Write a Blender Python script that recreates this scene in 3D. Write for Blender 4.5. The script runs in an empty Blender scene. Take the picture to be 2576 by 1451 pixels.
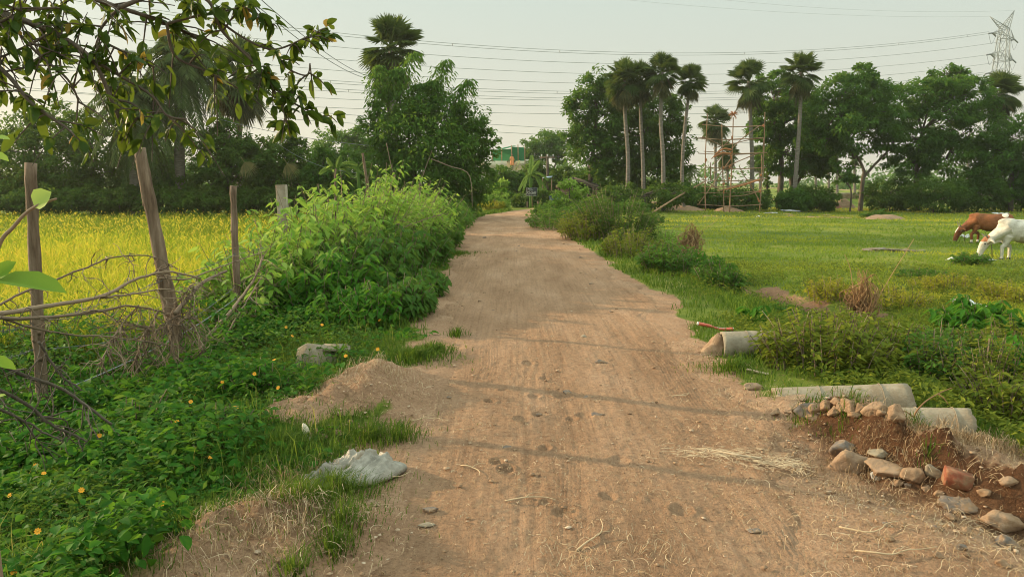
import bpy, math
import numpy as np
from mathutils import Vector, Matrix
R = math.radians
C = bpy.context.scene.collection
S = bpy.context.scene

# ------------------------------------------------------------------ camera, sky, sun, exposure
CAMZ, F, PITCH = 1.7, 1909.0, R(8.07)          # F in units of a 2576-wide frame
cam = bpy.data.cameras.new('camera'); camo = bpy.data.objects.new('camera', cam); C.objects.link(camo)
camo.location = (0, 0, CAMZ); camo.rotation_euler = (R(90) - PITCH, 0, 0)
cam.sensor_width = 36; cam.lens = 36 * F / 2576; cam.clip_end = 4000; cam.clip_start = .05
S.camera = camo
SUN_AZ, SUN_EL = R(-68), R(15)                  # azimuth from the view direction, to the left
SUNV = Vector((math.sin(SUN_AZ) * math.cos(SUN_EL), math.cos(SUN_AZ) * math.cos(SUN_EL), math.sin(SUN_EL)))
w = bpy.data.worlds.new('World'); S.world = w; w.use_nodes = True
nt = w.node_tree; bg = nt.nodes['Background']
sky = nt.nodes.new('ShaderNodeTexSky'); sky.sky_type = 'NISHITA'; sky.sun_disc = False
sky.sun_elevation = SUN_EL; sky.sun_rotation = SUN_AZ; sky.dust_density = 6.0; sky.air_density = 1.0; sky.ozone_density = 2.0
mixn = nt.nodes.new('ShaderNodeMix'); mixn.data_type = 'RGBA'; mixn.inputs[0].default_value = 0.80
mixn.inputs[7].default_value = (6.8, 7.35, 6.1, 1)     # the milky veil of a hazy evening sky
nt.links.new(sky.outputs[0], mixn.inputs[6])
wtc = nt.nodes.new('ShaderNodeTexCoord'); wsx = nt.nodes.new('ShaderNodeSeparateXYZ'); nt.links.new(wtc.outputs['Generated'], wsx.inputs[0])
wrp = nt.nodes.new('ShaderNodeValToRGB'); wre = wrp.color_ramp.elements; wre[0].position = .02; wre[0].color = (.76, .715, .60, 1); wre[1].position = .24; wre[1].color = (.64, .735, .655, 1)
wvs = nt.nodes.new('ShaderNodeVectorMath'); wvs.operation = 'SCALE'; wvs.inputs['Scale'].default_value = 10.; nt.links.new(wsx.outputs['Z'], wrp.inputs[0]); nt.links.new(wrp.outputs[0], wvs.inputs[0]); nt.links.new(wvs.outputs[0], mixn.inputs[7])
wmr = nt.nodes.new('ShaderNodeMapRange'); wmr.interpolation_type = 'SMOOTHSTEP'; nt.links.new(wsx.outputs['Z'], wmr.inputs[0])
for i_, v_ in ((1, .22), (2, .55), (3, 1.0), (4, 2.3)): wmr.inputs[i_].default_value = v_           # unseen sky above the frame boosted as added fill light
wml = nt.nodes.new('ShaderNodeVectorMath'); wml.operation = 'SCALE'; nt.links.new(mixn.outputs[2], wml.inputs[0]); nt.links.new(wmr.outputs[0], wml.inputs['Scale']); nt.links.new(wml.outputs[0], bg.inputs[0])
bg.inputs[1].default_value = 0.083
sl = bpy.data.lights.new('sun', 'SUN'); sl.energy = 5.0; sl.angle = R(0.6); sl.color = (1.0, .75, .46)
so = bpy.data.objects.new('sun', sl); C.objects.link(so); so.rotation_euler = SUNV.to_track_quat('Z', 'Y').to_euler()
S.view_settings.view_transform = 'Standard'; S.view_settings.look = 'None'
S.view_settings.exposure = 0.45; S.view_settings.gamma = 1
S.cycles.use_denoising = True; S.cycles.filter_width = 1.0
S.cycles.max_bounces = 5; S.cycles.diffuse_bounces = 3; S.cycles.transmission_bounces = 4; S.cycles.transparent_max_bounces = 4
S.cycles.caustics_reflective = False; S.cycles.caustics_refractive = False

# ------------------------------------------------------------------ helpers
rng = np.random.default_rng(11)
FWD = np.array([0, math.cos(PITCH), -math.sin(PITCH)]); UP = np.array([0, math.sin(PITCH), math.cos(PITCH)])
def ray(px, py):
    return FWD + (px - 1288) / F * np.array([1., 0, 0]) + (725.5 - py) / F * UP
def at(px, py, Y):
    d = ray(px, py); t = Y / d[1]; return np.array([0, 0, CAMZ]) + d * t
def gnd(px, py, z=0.):
    d = ray(px, py); t = (z - CAMZ) / d[2]; return np.array([0, 0, CAMZ]) + d * t
def m_per_px(Y): return Y / F
def nrm(a): return a / np.maximum(np.linalg.norm(a, axis=-1, keepdims=True), 1e-9)
def smooth(a, b, x): t = np.clip((x - a) / (b - a), 0, 1); return t * t * (3 - 2 * t)
_perm = np.random.default_rng(3).random((256, 256))
def vnoise(x, y):
    x = np.asarray(x, float); y = np.asarray(y, float)
    xi = np.floor(x).astype(int); yi = np.floor(y).astype(int); fx = x - xi; fy = y - yi
    fx = fx * fx * (3 - 2 * fx); fy = fy * fy * (3 - 2 * fy)
    g = lambda i, j: _perm[i & 255, j & 255]
    return (g(xi, yi) * (1 - fx) + g(xi + 1, yi) * fx) * (1 - fy) + (g(xi, yi + 1) * (1 - fx) + g(xi + 1, yi + 1) * fx) * fy
def fbm(x, y, o=4):
    s = 0; a = .5
    for i in range(o):
        s = s + a * (vnoise(x * 2**i + 17 * i, y * 2**i - 9 * i) - .5); a *= .5
    return s * 2

class MB:
    def __init__(s): s.v = []; s.f = {3: [], 4: []}; s.t = {3: [], 4: []}; s.n = 0
    def add(s, v, f, tone=.5):
        v = np.asarray(v, float).reshape(-1, 3); f = np.asarray(f, int); k = f.shape[1]
        s.f[k].append(f + s.n); s.t[k].append(np.broadcast_to(np.asarray(tone, float), (len(f),)))
        s.v.append(v); s.n += len(v); return s
    def data(s, name, loc=(0, 0, 0), smooth_=False):
        me = bpy.data.meshes.new(name)
        v = np.concatenate(s.v) - np.asarray(loc, float)
        f3 = np.concatenate(s.f[3]) if s.f[3] else np.zeros((0, 3), int); f4 = np.concatenate(s.f[4]) if s.f[4] else np.zeros((0, 4), int)
        tone = np.concatenate((s.t[3] or [np.zeros(0)]) + (s.t[4] or [np.zeros(0)]))
        li = np.concatenate([f3.ravel(), f4.ravel()]).astype(np.int32)
        st = np.concatenate([np.arange(len(f3)) * 3, len(f3) * 3 + np.arange(len(f4)) * 4]).astype(np.int32)
        me.vertices.add(len(v)); me.vertices.foreach_set('co', v.astype(np.float32).ravel())
        me.loops.add(len(li)); me.loops.foreach_set('vertex_index', li)
        me.polygons.add(len(st)); me.polygons.foreach_set('loop_start', st)
        if smooth_: me.polygons.foreach_set('use_smooth', np.ones(len(st), bool))
        a = me.attributes.new('tone', 'FLOAT', 'FACE'); a.data.foreach_set('value', tone.astype(np.float32))
        me.update(calc_edges=True); return me
    def build(s, name, mat, parent=None, loc=(0, 0, 0), smooth_=False):
        me = s.data(name, loc, smooth_); me.materials.append(mat)
        o = bpy.data.objects.new(name, me); C.objects.link(o)
        if parent is not None: o.parent = parent
        else: o.location = loc
        return o
    def box(s, c, size, rot=None, tone=.5, bevel=0.):
        h = np.asarray(size, float) / 2
        if bevel:
            p = []
            for sx in (-1, 1):
                for sy in (-1, 1):
                    for sz in (-1, 1):
                        q = np.array([sx, sy, sz]) * h
                        p += [q - np.array([sx, 0, 0]) * bevel, q - np.array([0, sy, 0]) * bevel, q - np.array([0, 0, sz]) * bevel]
            import bmesh
            bm = bmesh.new(); [bm.verts.new(q) for q in p]; bmesh.ops.convex_hull(bm, input=bm.verts); bmesh.ops.triangulate(bm, faces=bm.faces)
            bm.verts.index_update(); v = np.array([q.co[:] for q in bm.verts]); f = np.array([[x.index for x in q.verts] for q in bm.faces]); bm.free()
        else:
            v = np.array([[x, y, z] for x in (-1, 1) for y in (-1, 1) for z in (-1, 1)]) * h
            f = np.array([[0, 1, 3, 2], [4, 6, 7, 5], [0, 4, 5, 1], [2, 3, 7, 6], [0, 2, 6, 4], [1, 5, 7, 3]])
        if rot is not None: v = v @ np.asarray(rot).T
        return s.add(v + np.asarray(c, float), f, tone)
    def tube(s, path, rad, k=8, tone=.5, caps=True, bump=0., ry=None):
        P = np.asarray(path, float); n = len(P); r = np.broadcast_to(np.asarray(rad, float), (n,))
        T = np.zeros_like(P); T[1:-1] = P[2:] - P[:-2]; T[0] = P[1] - P[0]; T[-1] = P[-1] - P[-2]; T = nrm(T)
        a = np.array([1., 0, 0]) if abs(T[0][0]) < .8 else np.array([0, 1., 0]); N = []
        for t in T:
            a = a - t * np.dot(a, t); a = a / np.linalg.norm(a); N.append(a)
        N = np.array(N); B = np.cross(T, N); th = np.linspace(0, 2 * np.pi, k, endpoint=False)
        rr = r[:, None] * np.ones((1, k))
        if bump: rr = rr * (1 + bump * (rng.random((n, k)) - .5) * 2)
        r2 = rr if ry is None else rr * ry
        V = P[:, None] + rr[..., None] * np.cos(th)[None, :, None] * N[:, None] + r2[..., None] * np.sin(th)[None, :, None] * B[:, None]
        i = np.arange(n - 1)[:, None] * k; j = np.arange(k)[None]; j2 = (j + 1) % k
        f = np.stack([i + j, i + j2, i + k + j2, i + k + j], -1).reshape(-1, 4)
        base = s.n; s.add(V.reshape(-1, 3), f, tone)
        if caps:
            for e, ring in ((0, 0), (n - 1, (n - 1) * k)):
                c0 = s.n; s.v.append(P[e][None]); s.n += 1; jj = np.arange(k)
                tri = np.stack([np.full(k, c0), base + ring + ((jj + 1) % k if e == 0 else jj), base + ring + (jj if e == 0 else (jj + 1) % k)], -1)
                s.f[3].append(tri); s.t[3].append(np.broadcast_to(float(np.mean(tone)), (k,)))
        return s
    def ball(s, c, r, rot=None, tone=.5, n=10, jag=0.):
        th = np.linspace(0, np.pi, n); ph = np.linspace(0, 2 * np.pi, 2 * n, endpoint=False)
        v = np.stack([np.sin(th)[:, None] * np.cos(ph), np.sin(th)[:, None] * np.sin(ph), np.cos(th)[:, None] * np.ones(2 * n)], -1)
        if jag: v = v * (1 + jag * (rng.random((n, 2 * n, 1)) - .5))
        v = v.reshape(-1, 3) * np.asarray(r, float)
        if rot is not None: v = v @ np.asarray(rot).T
        k = 2 * n; i = np.arange(n - 1)[:, None] * k; j = np.arange(k)[None]
        f = np.stack([i + j, i + k + j, i + k + (j + 1) % k, i + (j + 1) % k], -1).reshape(-1, 4)
        return s.add(v + np.asarray(c, float), f, tone)
    def leaves(s, P, D, N, L, W, tone, fold=.25, droop=0.):
        n = len(P); L = np.broadcast_to(L, (n,))[:, None]; W = np.broadcast_to(W, (n,))[:, None]
        D = nrm(D); sd = nrm(np.cross(D, N)); N = np.cross(sd, D)
        dz = np.array([0, 0, -1.]) * droop * L
        tip = P + D * L + dz; m = P + D * L * .42 + dz * .2
        a = m + sd * W * .5 + N * W * fold; b = m - sd * W * .5 + N * W * fold
        v = np.stack([P, a, tip, b], 1); i = np.arange(n)[:, None] * 4
        f = np.concatenate([i + np.array([[0, 1, 2]]), i + np.array([[0, 2, 3]])], 0)
        return s.add(v, f, np.tile(np.broadcast_to(tone, (n,)), 2))
    def bigleaves(s, P, D, N, L, W, tone, droop=.3, fold=.2):
        n = len(P); L = np.broadcast_to(L, (n,))[:, None]; W = np.broadcast_to(W, (n,))[:, None]
        D = nrm(D); sd = nrm(np.cross(D, N)); N = np.cross(sd, D); vs = []
        for t, wd in ((0, .06), (.22, .8), (.5, 1.), (.78, .72), (1., .04)):
            c = P + D * L * t + np.array([0, 0, -1.]) * droop * L * t * t
            e = N * W * fold * wd
            vs += [c + sd * W * .5 * wd + e, c, c - sd * W * .5 * wd + e]
        v = np.stack(vs, 1); i = np.arange(n)[:, None, None] * 15; q = []
        for k in range(4):
            q += [[3 * k, 3 * k + 1, 3 * k + 4, 3 * k + 3], [3 * k + 1, 3 * k + 2, 3 * k + 5, 3 * k + 4]]
        f = (i + np.array(q)[None]).reshape(-1, 4)
        return s.add(v, f, np.repeat(np.broadcast_to(tone, (n,)), 8))
    def blades(s, P, h, wd, lean, az, tone):
        n = len(P); h = np.broadcast_to(h, (n,))[:, None]; wd = np.broadcast_to(wd, (n,))[:, None]; lean = np.broadcast_to(lean, (n,))[:, None]
        ld = np.stack([np.cos(az), np.sin(az), 0 * az], -1); sd = np.stack([-np.sin(az + .6), np.cos(az + .6), 0 * az], -1); z = np.array([0, 0, 1.])
        m = P + z * h * .6 + ld * h * lean * .3; tip = P + z * h * (1 - .35 * lean) + ld * h * lean
        v = np.stack([P - sd * wd * .5, P + sd * wd * .5, m + sd * wd * .4, m - sd * wd * .4, tip], 1); i = np.arange(n)[:, None] * 5
        b = s.n; s.add(v, i + np.array([[0, 1, 2, 3]]), tone)
        s.f[3].append(b + i + np.array([[3, 2, 4]])); s.t[3].append(np.broadcast_to(tone, (n,))); return s
    def straws(s, P, az, L, wd, tone, lift=.02, curl=.6):
        n = len(P); L = np.broadcast_to(L, (n,)); k = 5; pts = []; p = P.copy(); a = az.copy(); da = rng.normal(0, curl, n)
        up = rng.random(n) * lift
        for j in range(k):
            zz = up * math.sin(math.pi * j / (k - 1)); q = p.copy(); q[:, 2] += zz; pts.append((q, a.copy()))
            p = p + np.stack([np.cos(a), np.sin(a), 0 * a], -1) * (L / (k - 1))[:, None]; a = a + da + rng.normal(0, curl * .6, n)
        vs = []
        for q, aa in pts:
            sd = np.stack([-np.sin(aa), np.cos(aa), 0 * aa], -1) * (np.broadcast_to(wd, (n,)) / 2)[:, None]; vs += [q - sd, q + sd + np.array([0, 0, .3]) * np.broadcast_to(wd, (n,))[:, None]]
        v = np.stack(vs, 1); i = np.arange(n)[:, None, None] * (2 * k)
        f = (i + np.array([[2 * j, 2 * j + 1, 2 * j + 3, 2 * j + 2] for j in range(k - 1)])[None]).reshape(-1, 4)
        return s.add(v, f, np.repeat(np.broadcast_to(tone, (n,)), k - 1))

def tag(o, label=None, cat=None, group=None, kind=None):
    if label: o['label'] = label
    if cat: o['category'] = cat
    if group: o['group'] = group
    if kind: o['kind'] = kind
    return o
def thing(name, label, cat, loc, group=None):
    o = bpy.data.objects.new(name, None); C.objects.link(o); o.location = loc; o.empty_display_size = .2
    return tag(o, label, cat, group)
def bez(p, n):
    p = np.asarray(p, float); t = np.linspace(0, len(p) - 1, n); i = np.clip(t.astype(int), 0, len(p) - 2); u = (t - i)[:, None]
    pm = p[np.maximum(i - 1, 0)]; p0 = p[i]; p1 = p[i + 1]; p2 = p[np.minimum(i + 2, len(p) - 1)]
    return .5 * (2 * p0 + (p1 - pm) * u + (2 * pm - 5 * p0 + 4 * p1 - p2) * u**2 + (3 * p0 - pm - 3 * p1 + p2) * u**3)
def rotz(a): c, s_ = math.cos(a), math.sin(a); return np.array([[c, -s_, 0], [s_, c, 0], [0, 0, 1.]])
def rotx(a): c, s_ = math.cos(a), math.sin(a); return np.array([[1., 0, 0], [0, c, -s_], [0, s_, c]])
def roty(a): c, s_ = math.cos(a), math.sin(a); return np.array([[c, 0, s_], [0, 1., 0], [-s_, 0, c]])

# ------------------------------------------------------------------ materials
def mat(name):
    m = bpy.data.materials.new(name); m.use_nodes = True; n = m.node_tree.nodes; return m, m.node_tree, n['Principled BSDF']
def ramp(nt, fac, stops):
    r = nt.nodes.new('ShaderNodeValToRGB'); e = r.color_ramp.elements
    while len(e) < len(stops): e.new(.5)
    for q, (p, c) in zip(e, stops): q.position = p; q.color = (*c, 1)
    nt.links.new(fac, r.inputs[0]); return r.outputs[0]
def noise(nt, scale, detail=5, rough=.6, coord='Object', vec=None, dist=0.):
    n = nt.nodes.new('ShaderNodeTexNoise'); n.inputs['Scale'].default_value = scale; n.inputs['Detail'].default_value = detail
    n.inputs['Roughness'].default_value = rough; n.inputs['Distortion'].default_value = dist
    if vec is None:
        tc = nt.nodes.new('ShaderNodeTexCoord'); vec = tc.outputs[coord]
    nt.links.new(vec, n.inputs['Vector']); return n.outputs['Fac']
def attr(nt, name):
    a = nt.nodes.new('ShaderNodeAttribute'); a.attribute_name = name; return a.outputs['Fac']
def mathn(nt, op, a, b):
    m = nt.nodes.new('ShaderNodeMath'); m.operation = op
    for i, q in enumerate((a, b)):
        if isinstance(q, (int, float)): m.inputs[i].default_value = q
        else: nt.links.new(q, m.inputs[i])
    return m.outputs[0]
def mixc(nt, f, a, b, mode='MIX'):
    m = nt.nodes.new('ShaderNodeMix'); m.data_type = 'RGBA'; m.blend_type = mode
    for i, q in ((0, f), (6, a), (7, b)):
        if isinstance(q, (int, float)): m.inputs[i].default_value = q
        elif isinstance(q, tuple): m.inputs[i].default_value = (*q, 1)
        else: nt.links.new(q, m.inputs[i])
    return m.outputs[2]
def bump(nt, bsdf, h, dist, strength=1.):
    b = nt.nodes.new('ShaderNodeBump'); b.inputs['Strength'].default_value = strength; b.inputs['Distance'].default_value = dist
    nt.links.new(h, b.inputs['Height']); nt.links.new(b.outputs[0], bsdf.inputs['Normal'])
def leaf_mat(name, stops, trans=(.25, .32, .04), tf=.45, rough=.65, spec=.10):
    stops = [(p_, (c_[0] * .94, c_[1] * 1.02, c_[2] * .62)) for p_, c_ in stops]
    m, nt, b = mat(name); c = ramp(nt, attr(nt, 'tone'), stops); nt.links.new(c, b.inputs['Base Color'])
    b.inputs['Roughness'].default_value = rough; b.inputs['Specular IOR Level'].default_value = spec
    t = nt.nodes.new('ShaderNodeBsdfTranslucent'); tc = mixc(nt, .35, c, trans); nt.links.new(tc, t.inputs[0])
    mx = nt.nodes.new('ShaderNodeMixShader'); mx.inputs[0].default_value = tf
    nt.links.new(b.outputs[0], mx.inputs[1]); nt.links.new(t.outputs[0], mx.inputs[2]); nt.links.new(mx.outputs[0], nt.nodes['Material Output'].inputs[0]); return m
def rough_mat(name, stops, scale=8, bscale=30, bdist=.01, rough=.85, coord='Object', stretch=None, spec=.2):
    m, nt, b = mat(name); tc = nt.nodes.new('ShaderNodeTexCoord'); v = tc.outputs[coord]
    if stretch:
        mp = nt.nodes.new('ShaderNodeMapping'); mp.inputs['Scale'].default_value = stretch; nt.links.new(v, mp.inputs[0]); v = mp.outputs[0]
    nt.links.new(ramp(nt, noise(nt, scale, 6, .62, vec=v), stops), b.inputs['Base Color'])
    b.inputs['Roughness'].default_value = rough; b.inputs['Specular IOR Level'].default_value = spec
    bump(nt, b, noise(nt, bscale, 5, .65, vec=v), bdist); return m
def dirty(m, soil=(.27, .17, .095), amt=.9, scale=13):
    nt = m.node_tree; b = nt.nodes['Principled BSDF']; l = b.inputs['Base Color'].links[0]; src = l.from_socket; g = noise(nt, scale, 6, .7)
    nt.links.new(mixc(nt, mathn(nt, 'MULTIPLY', ramp(nt, g, [(.42, (0, 0, 0)), (.60, (1, 1, 1))]), amt), src, soil), b.inputs['Base Color']); return m
def tone_mat(name, stops, rough=.8, spec=.2):
    m, nt, b = mat(name); nt.links.new(ramp(nt, attr(nt, 'tone'), stops), b.inputs['Base Color'])
    b.inputs['Roughness'].default_value = rough; b.inputs['Specular IOR Level'].default_value = spec; return m
def flat_mat(name, c, rough=.6, metal=0., spec=.3):
    m, nt, b = mat(name); n = noise(nt, 12, 4); nt.links.new(ramp(nt, n, [(.25, tuple(q * .75 for q in c)), (.75, tuple(min(1, q * 1.2) for q in c))]), b.inputs['Base Color'])
    b.inputs['Roughness'].default_value = rough; b.inputs['Metallic'].default_value = metal; b.inputs['Specular IOR Level'].default_value = spec; return m

G3 = lambda a, b, c: [(0., a), (.5, b), (1., c)]
ML = {
 'dark':  leaf_mat('dark_leaf', G3((.030, .070, .018), (.058, .118, .027), (.11, .175, .04))),
 'mid':   leaf_mat('mid_leaf', G3((.034, .092, .022), (.066, .152, .033), (.13, .23, .05))),
 'light': leaf_mat('light_leaf', G3((.085, .19, .03), (.20, .33, .06), (.46, .54, .22)), trans=(.42, .5, .08)),
 'lush':  leaf_mat('lush_leaf', G3((.024, .090, .012), (.045, .155, .020), (.14, .25, .035)), trans=(.2, .36, .03)),
 'yellow': leaf_mat('yellow_leaf', G3((.13, .15, .02), (.27, .25, .035), (.48, .40, .06)), trans=(.5, .42, .05)),
 'olive': leaf_mat('olive_leaf', G3((.065, .10, .018), (.14, .175, .028), (.30, .29, .05)), trans=(.35, .34, .05)),
 'palm':  leaf_mat('palm_leaf', G3((.034, .058, .026), (.062, .095, .040), (.12, .15, .07)), tf=.3),
 'dead':  leaf_mat('dead_frond', G3((.055, .058, .036), (.10, .10, .062), (.22, .17, .10)), trans=(.2, .18, .08), tf=.25),
 'over':  leaf_mat('branch_leaf', [(0., (.030, .058, .012)), (.6, (.06, .10, .02)), (.88, (.11, .14, .025)), (.93, (.34, .20, .06)), (1., (.42, .22, .07))], trans=(.26, .32, .03), tf=.4, rough=.4),
 'paddy': leaf_mat('rice_blade', [(0., (.07, .16, .016)), (.35, (.20, .30, .03)), (.7, (.52, .48, .06)), (1., (.68, .44, .09))], trans=(.6, .55, .05), tf=.45),
 'grass': leaf_mat('grass_blade', [(0., (.04, .09, .015)), (.5, (.09, .155, .026)), (.85, (.17, .21, .04)), (1., (.36, .28, .11))], trans=(.25, .32, .04)),
 'pasture': leaf_mat('pasture_blade', [(0., (.085, .165, .032)), (.45, (.19, .26, .045)), (.8, (.40, .38, .05)), (1., (.52, .42, .10))], trans=(.38, .4, .05)),
 'banana': leaf_mat('banana_leaf', G3((.06, .13, .035), (.11, .2, .06), (.2, .3, .1)), trans=(.32, .42, .12)),
}
M_straw = tone_mat('dry_straw', [(0., (.15, .09, .045)), (.5, (.33, .215, .11)), (1., (.58, .45, .29))])
M_twig = tone_mat('dry_twig', [(0., (.07, .05, .035)), (.5, (.19, .135, .09)), (1., (.36, .27, .18))])
M_drystem = tone_mat('dry_stem', [(0., (.16, .085, .04)), (.5, (.30, .17, .08)), (1., (.45, .29, .14))])
M_bark = rough_mat('tree_bark', [(.25, (.05, .040, .03)), (.55, (.12, .095, .07)), (.8, (.22, .18, .14))], 6, 22, .02, stretch=(1, 1, .25))
M_palmbark = rough_mat('palm_bark', [(.25, (.09, .078, .062)), (.55, (.19, .165, .135)), (.8, (.32, .28, .23))], 5, 10, .02, stretch=(1, 1, 4))
M_post = rough_mat('weathered_wood', [(.28, (.055, .035, .022)), (.45, (.17, .115, .075)), (.6, (.25, .18, .125)), (.8, (.40, .31, .22))], 16, 34, .03, stretch=(1, 1, .14))
M_bamboo = rough_mat('bamboo_pole', [(.2, (.14, .085, .05)), (.5, (.27, .17, .10)), (.8, (.42, .28, .17))], 3, 20, .01)
M_orange = flat_mat('orange_cloth', (.40, .17, .07), .8)
M_conc = rough_mat('weathered_concrete', [(.2, (.16, .13, .09)), (.5, (.30, .255, .185)), (.8, (.43, .375, .285))], 5, 45, .008)
M_rock = rough_mat('pale_rock', [(.2, (.17, .11, .07)), (.5, (.30, .205, .135)), (.8, (.43, .32, .22))], 6, 25, .012)
M_stone = rough_mat('grey_stone', [(.2, (.09, .075, .065)), (.5, (.17, .145, .125)), (.8, (.3, .26, .22))], 10, 40, .006)
M_brick = rough_mat('red_brick', [(.2, (.16, .05, .028)), (.5, (.27, .085, .045)), (.8, (.36, .17, .10))], 12, 50, .006)
M_clod = rough_mat('earth_clod', [(.2, (.17, .105, .06)), (.5, (.29, .185, .11)), (.8, (.43, .30, .19))], 14, 50, .01)
for q_ in (M_rock, M_stone, M_brick): dirty(q_)
dirty(M_conc, (.20, .145, .09), .75, 4)
M_metal = flat_mat('galvanised_steel', (.30, .32, .32), .5, .6)
M_wire = flat_mat('wire', (.16, .17, .17), .5, .5)
M_wood = rough_mat('split_wood', [(.2, (.3, .2, .12)), (.5, (.5, .38, .25)), (.8, (.62, .5, .36))], 10, 30, .004)
M_plastic = flat_mat('white_plastic', (.62, .63, .6), .4)
# ------------------------------------------------------------------ terrain
_L = [(1451, 740), (1400, 840), (1300, 880), (1200, 945), (1100, 975), (1000, 1000), (950, 1040), (920, 1075), (870, 1085), (780, 1095), (700, 1110), (650, 1150), (600, 1165), (570, 1180), (550, 1205), (540, 1238)]
_R = [(1451, 2190), (1300, 2100), (1200, 2030), (1100, 1980), (1050, 1920), (1000, 1880), (950, 1830), (900, 1775), (850, 1720), (800, 1680), (750, 1645), (700, 1575), (650, 1490), (600, 1425), (570, 1380), (550, 1352), (540, 1345)]
def _edge(t, extra):
    p = [gnd(x, y)[:2] for y, x in t]; Y = [q[1] for q in p]; X = [q[0] for q in p]
    Y = [-30., 1.5] + Y + [e[1] for e in extra]; X = [X[0], X[0]] + X + [e[0] for e in extra]; return np.array(Y), np.array(X)
_LY, _LX = _edge(_L, [(.1, 43), (1.8, 48), (5, 54), (11, 62), (30, 75), (60, 90)])
_RY, _RX = _edge(_R, [(2.6, 43), (4.6, 48), (8, 54), (14.5, 62), (34, 75), (64, 90)])
xl = lambda y: np.interp(y, _LY, _LX); xr = lambda y: np.interp(y, _RY, _RX)
def seg_d(x, y, P):
    best = np.full(np.shape(x), 1e9); par = np.zeros(np.shape(x)); side = np.zeros(np.shape(x))
    for k in range(len(P) - 1):
        a = np.array(P[k][:2]); b = np.array(P[k + 1][:2]); d = b - a; L2 = d @ d
        t = np.clip(((x - a[0]) * d[0] + (y - a[1]) * d[1]) / L2, 0, 1)
        dx = x - a[0] - t * d[0]; dy = y - a[1] - t * d[1]; q = np.hypot(dx, dy)
        m = q < best; best = np.where(m, q, best); par = np.where(m, (k + t) / (len(P) - 1), par); side = np.where(m, np.sign(d[0] * dy - d[1] * dx), side)
    return best, par, side
RIDGE = [gnd(*q) for q in ((1975, 1022, .06), (2060, 1022, .12), (2150, 1025, .2), (2260, 1065, .22), (2400, 1115, .2), (2576, 1165, .2), (2720, 1200, .2))]
DITCH = [gnd(*q) for q in ((1770, 705, -.45), (1850, 735, -.6), (1930, 765, -.65), (2010, 785, -.6), (2110, 800, -.55))]
LMOUND = [gnd(*q) for q in ((790, 1010, .1), (870, 985, .12), (960, 945, .06))]
SMOUND = [gnd(*q) for q in ((600, 1330, .05), (690, 1310, .06), (770, 1320, .03))]
def H(x, y):
    x = np.asarray(x, float); y = np.asarray(y, float); dl = xl(y) - x; dr = x - xr(y); far = smooth(40, 60, y) * (1 - smooth(4, 25, np.abs(x)))
    z = -.52 * smooth(.55, 3.4, dr) * (1 - far) - .46 * smooth(.5, 3.2, dl) * (1 - far)
    off = np.clip(np.maximum(dl, dr), -.3, 1.2) + .3; off = np.clip(off, 0, 1)
    z = z + off * (.05 * fbm(x * .9, y * .9, 3) + .03 * fbm(x * 4, y * 4, 3) * (1 - smooth(15, 30, y)))
    d, p, s = seg_d(x, y, RIDGE)
    h = np.interp(p, [0, .12, .3, .5, .7, 1], [.04, .13, .23, .17, .16, .22]); wd = np.where(s < 0, .13, .30)
    n = fbm(x * 3.3, y * 3.3, 4)
    z = z + h * np.exp(-(d / wd)**2) * (1 + .8 * n) + np.exp(-(d / .6)**2) * .10 * fbm(x * 8, y * 8, 4)
    front = (s < 0) & (d < 1.0); z = z - np.where(front, .10 * smooth(.12, .3, d) * (1 - smooth(.4, .95, d)) * smooth(.25, .5, p), 0)
    d, p, s = seg_d(x, y, DITCH); z = z - np.where(s > 0, .42, .42) * np.exp(-(d / .62)**2) * (1 + .6 * n)
    d, p, s = seg_d(x, y, LMOUND); z = z + .17 * np.exp(-(d / .36)**2) * (1 + .6 * n + .5 * fbm(x * 9, y * 9, 3))
    d, p, s = seg_d(x, y, SMOUND); z = z + .10 * np.exp(-(d / .3)**2) * (1 + .5 * n + .9 * fbm(x * 9 + 3, y * 9, 3))
    return z
_ts = np.geomspace(1.5, 900, 1400)
def on(px, py, dz=0.):
    d = ray(px, py); P = np.array([0, 0, CAMZ]) + d * _ts[:, None]; g = P[:, 2] - (H(P[:, 0], P[:, 1]) + dz)
    k = int(np.argmax(g < 0)) if (g < 0).any() else len(_ts) - 1
    t = _ts[k - 1] + (_ts[k] - _ts[k - 1]) * g[k - 1] / (g[k - 1] - g[k]); return np.array([0, 0, CAMZ]) + d * t
def foot(px, Y): x = at(px, 505, Y)[0]; return np.array([x, Y, float(H(x, Y))])
def soilmask(x, y):
    dl = xl(y) - x; dr = x - xr(y); n = fbm(x * 2.2, y * 2.2, 4); m = 1 - smooth(.02, .42, np.maximum(dl, dr) + .35 * n)
    near = 1 - smooth(5.2, 6.4, y)
    m = np.maximum(m, near * (dr > -.5) * (1 - smooth(1.2, 2.2, dr + .5 * n)))                       # rubble strip on the right
    nl = 1 - smooth(3.9, 4.4, y + .8 * n); m = np.maximum(m, nl * (1 - smooth(.25, .85, dl + .3 * n - .15 * (4 - y))))
    for P, r in ((RIDGE, .75), (DITCH, 1.0), (LMOUND, .5), (SMOUND, .48)):
        d, p, s = seg_d(x, y, P); d = np.where((s > 0) & (P is RIDGE), d * 2., d); m = np.maximum(m, 1 - smooth(r * .6, r, d + .35 * r * n))
    b = (y > 46) & (y < 54) & (x > 6) & (x < 22); m = np.maximum(m, np.where(b, .75 * smooth(.15, .5, fbm(x * .5, y * .5, 4) + .15), 0))
    return np.clip(m, 0, 1)
Yr = np.concatenate([np.linspace(-25, .8, 16), np.geomspace(1.0, 660, 540)])
sx = np.linspace(-1, 1, 520); sx = np.sign(sx) * (.45 * np.abs(sx) + .55 * np.abs(sx)**2.4)
Wd = np.maximum(Yr, 0) * 1.25 + 12
XX = sx[None] * Wd[:, None]; YY = Yr[:, None] * np.ones_like(XX)
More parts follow.
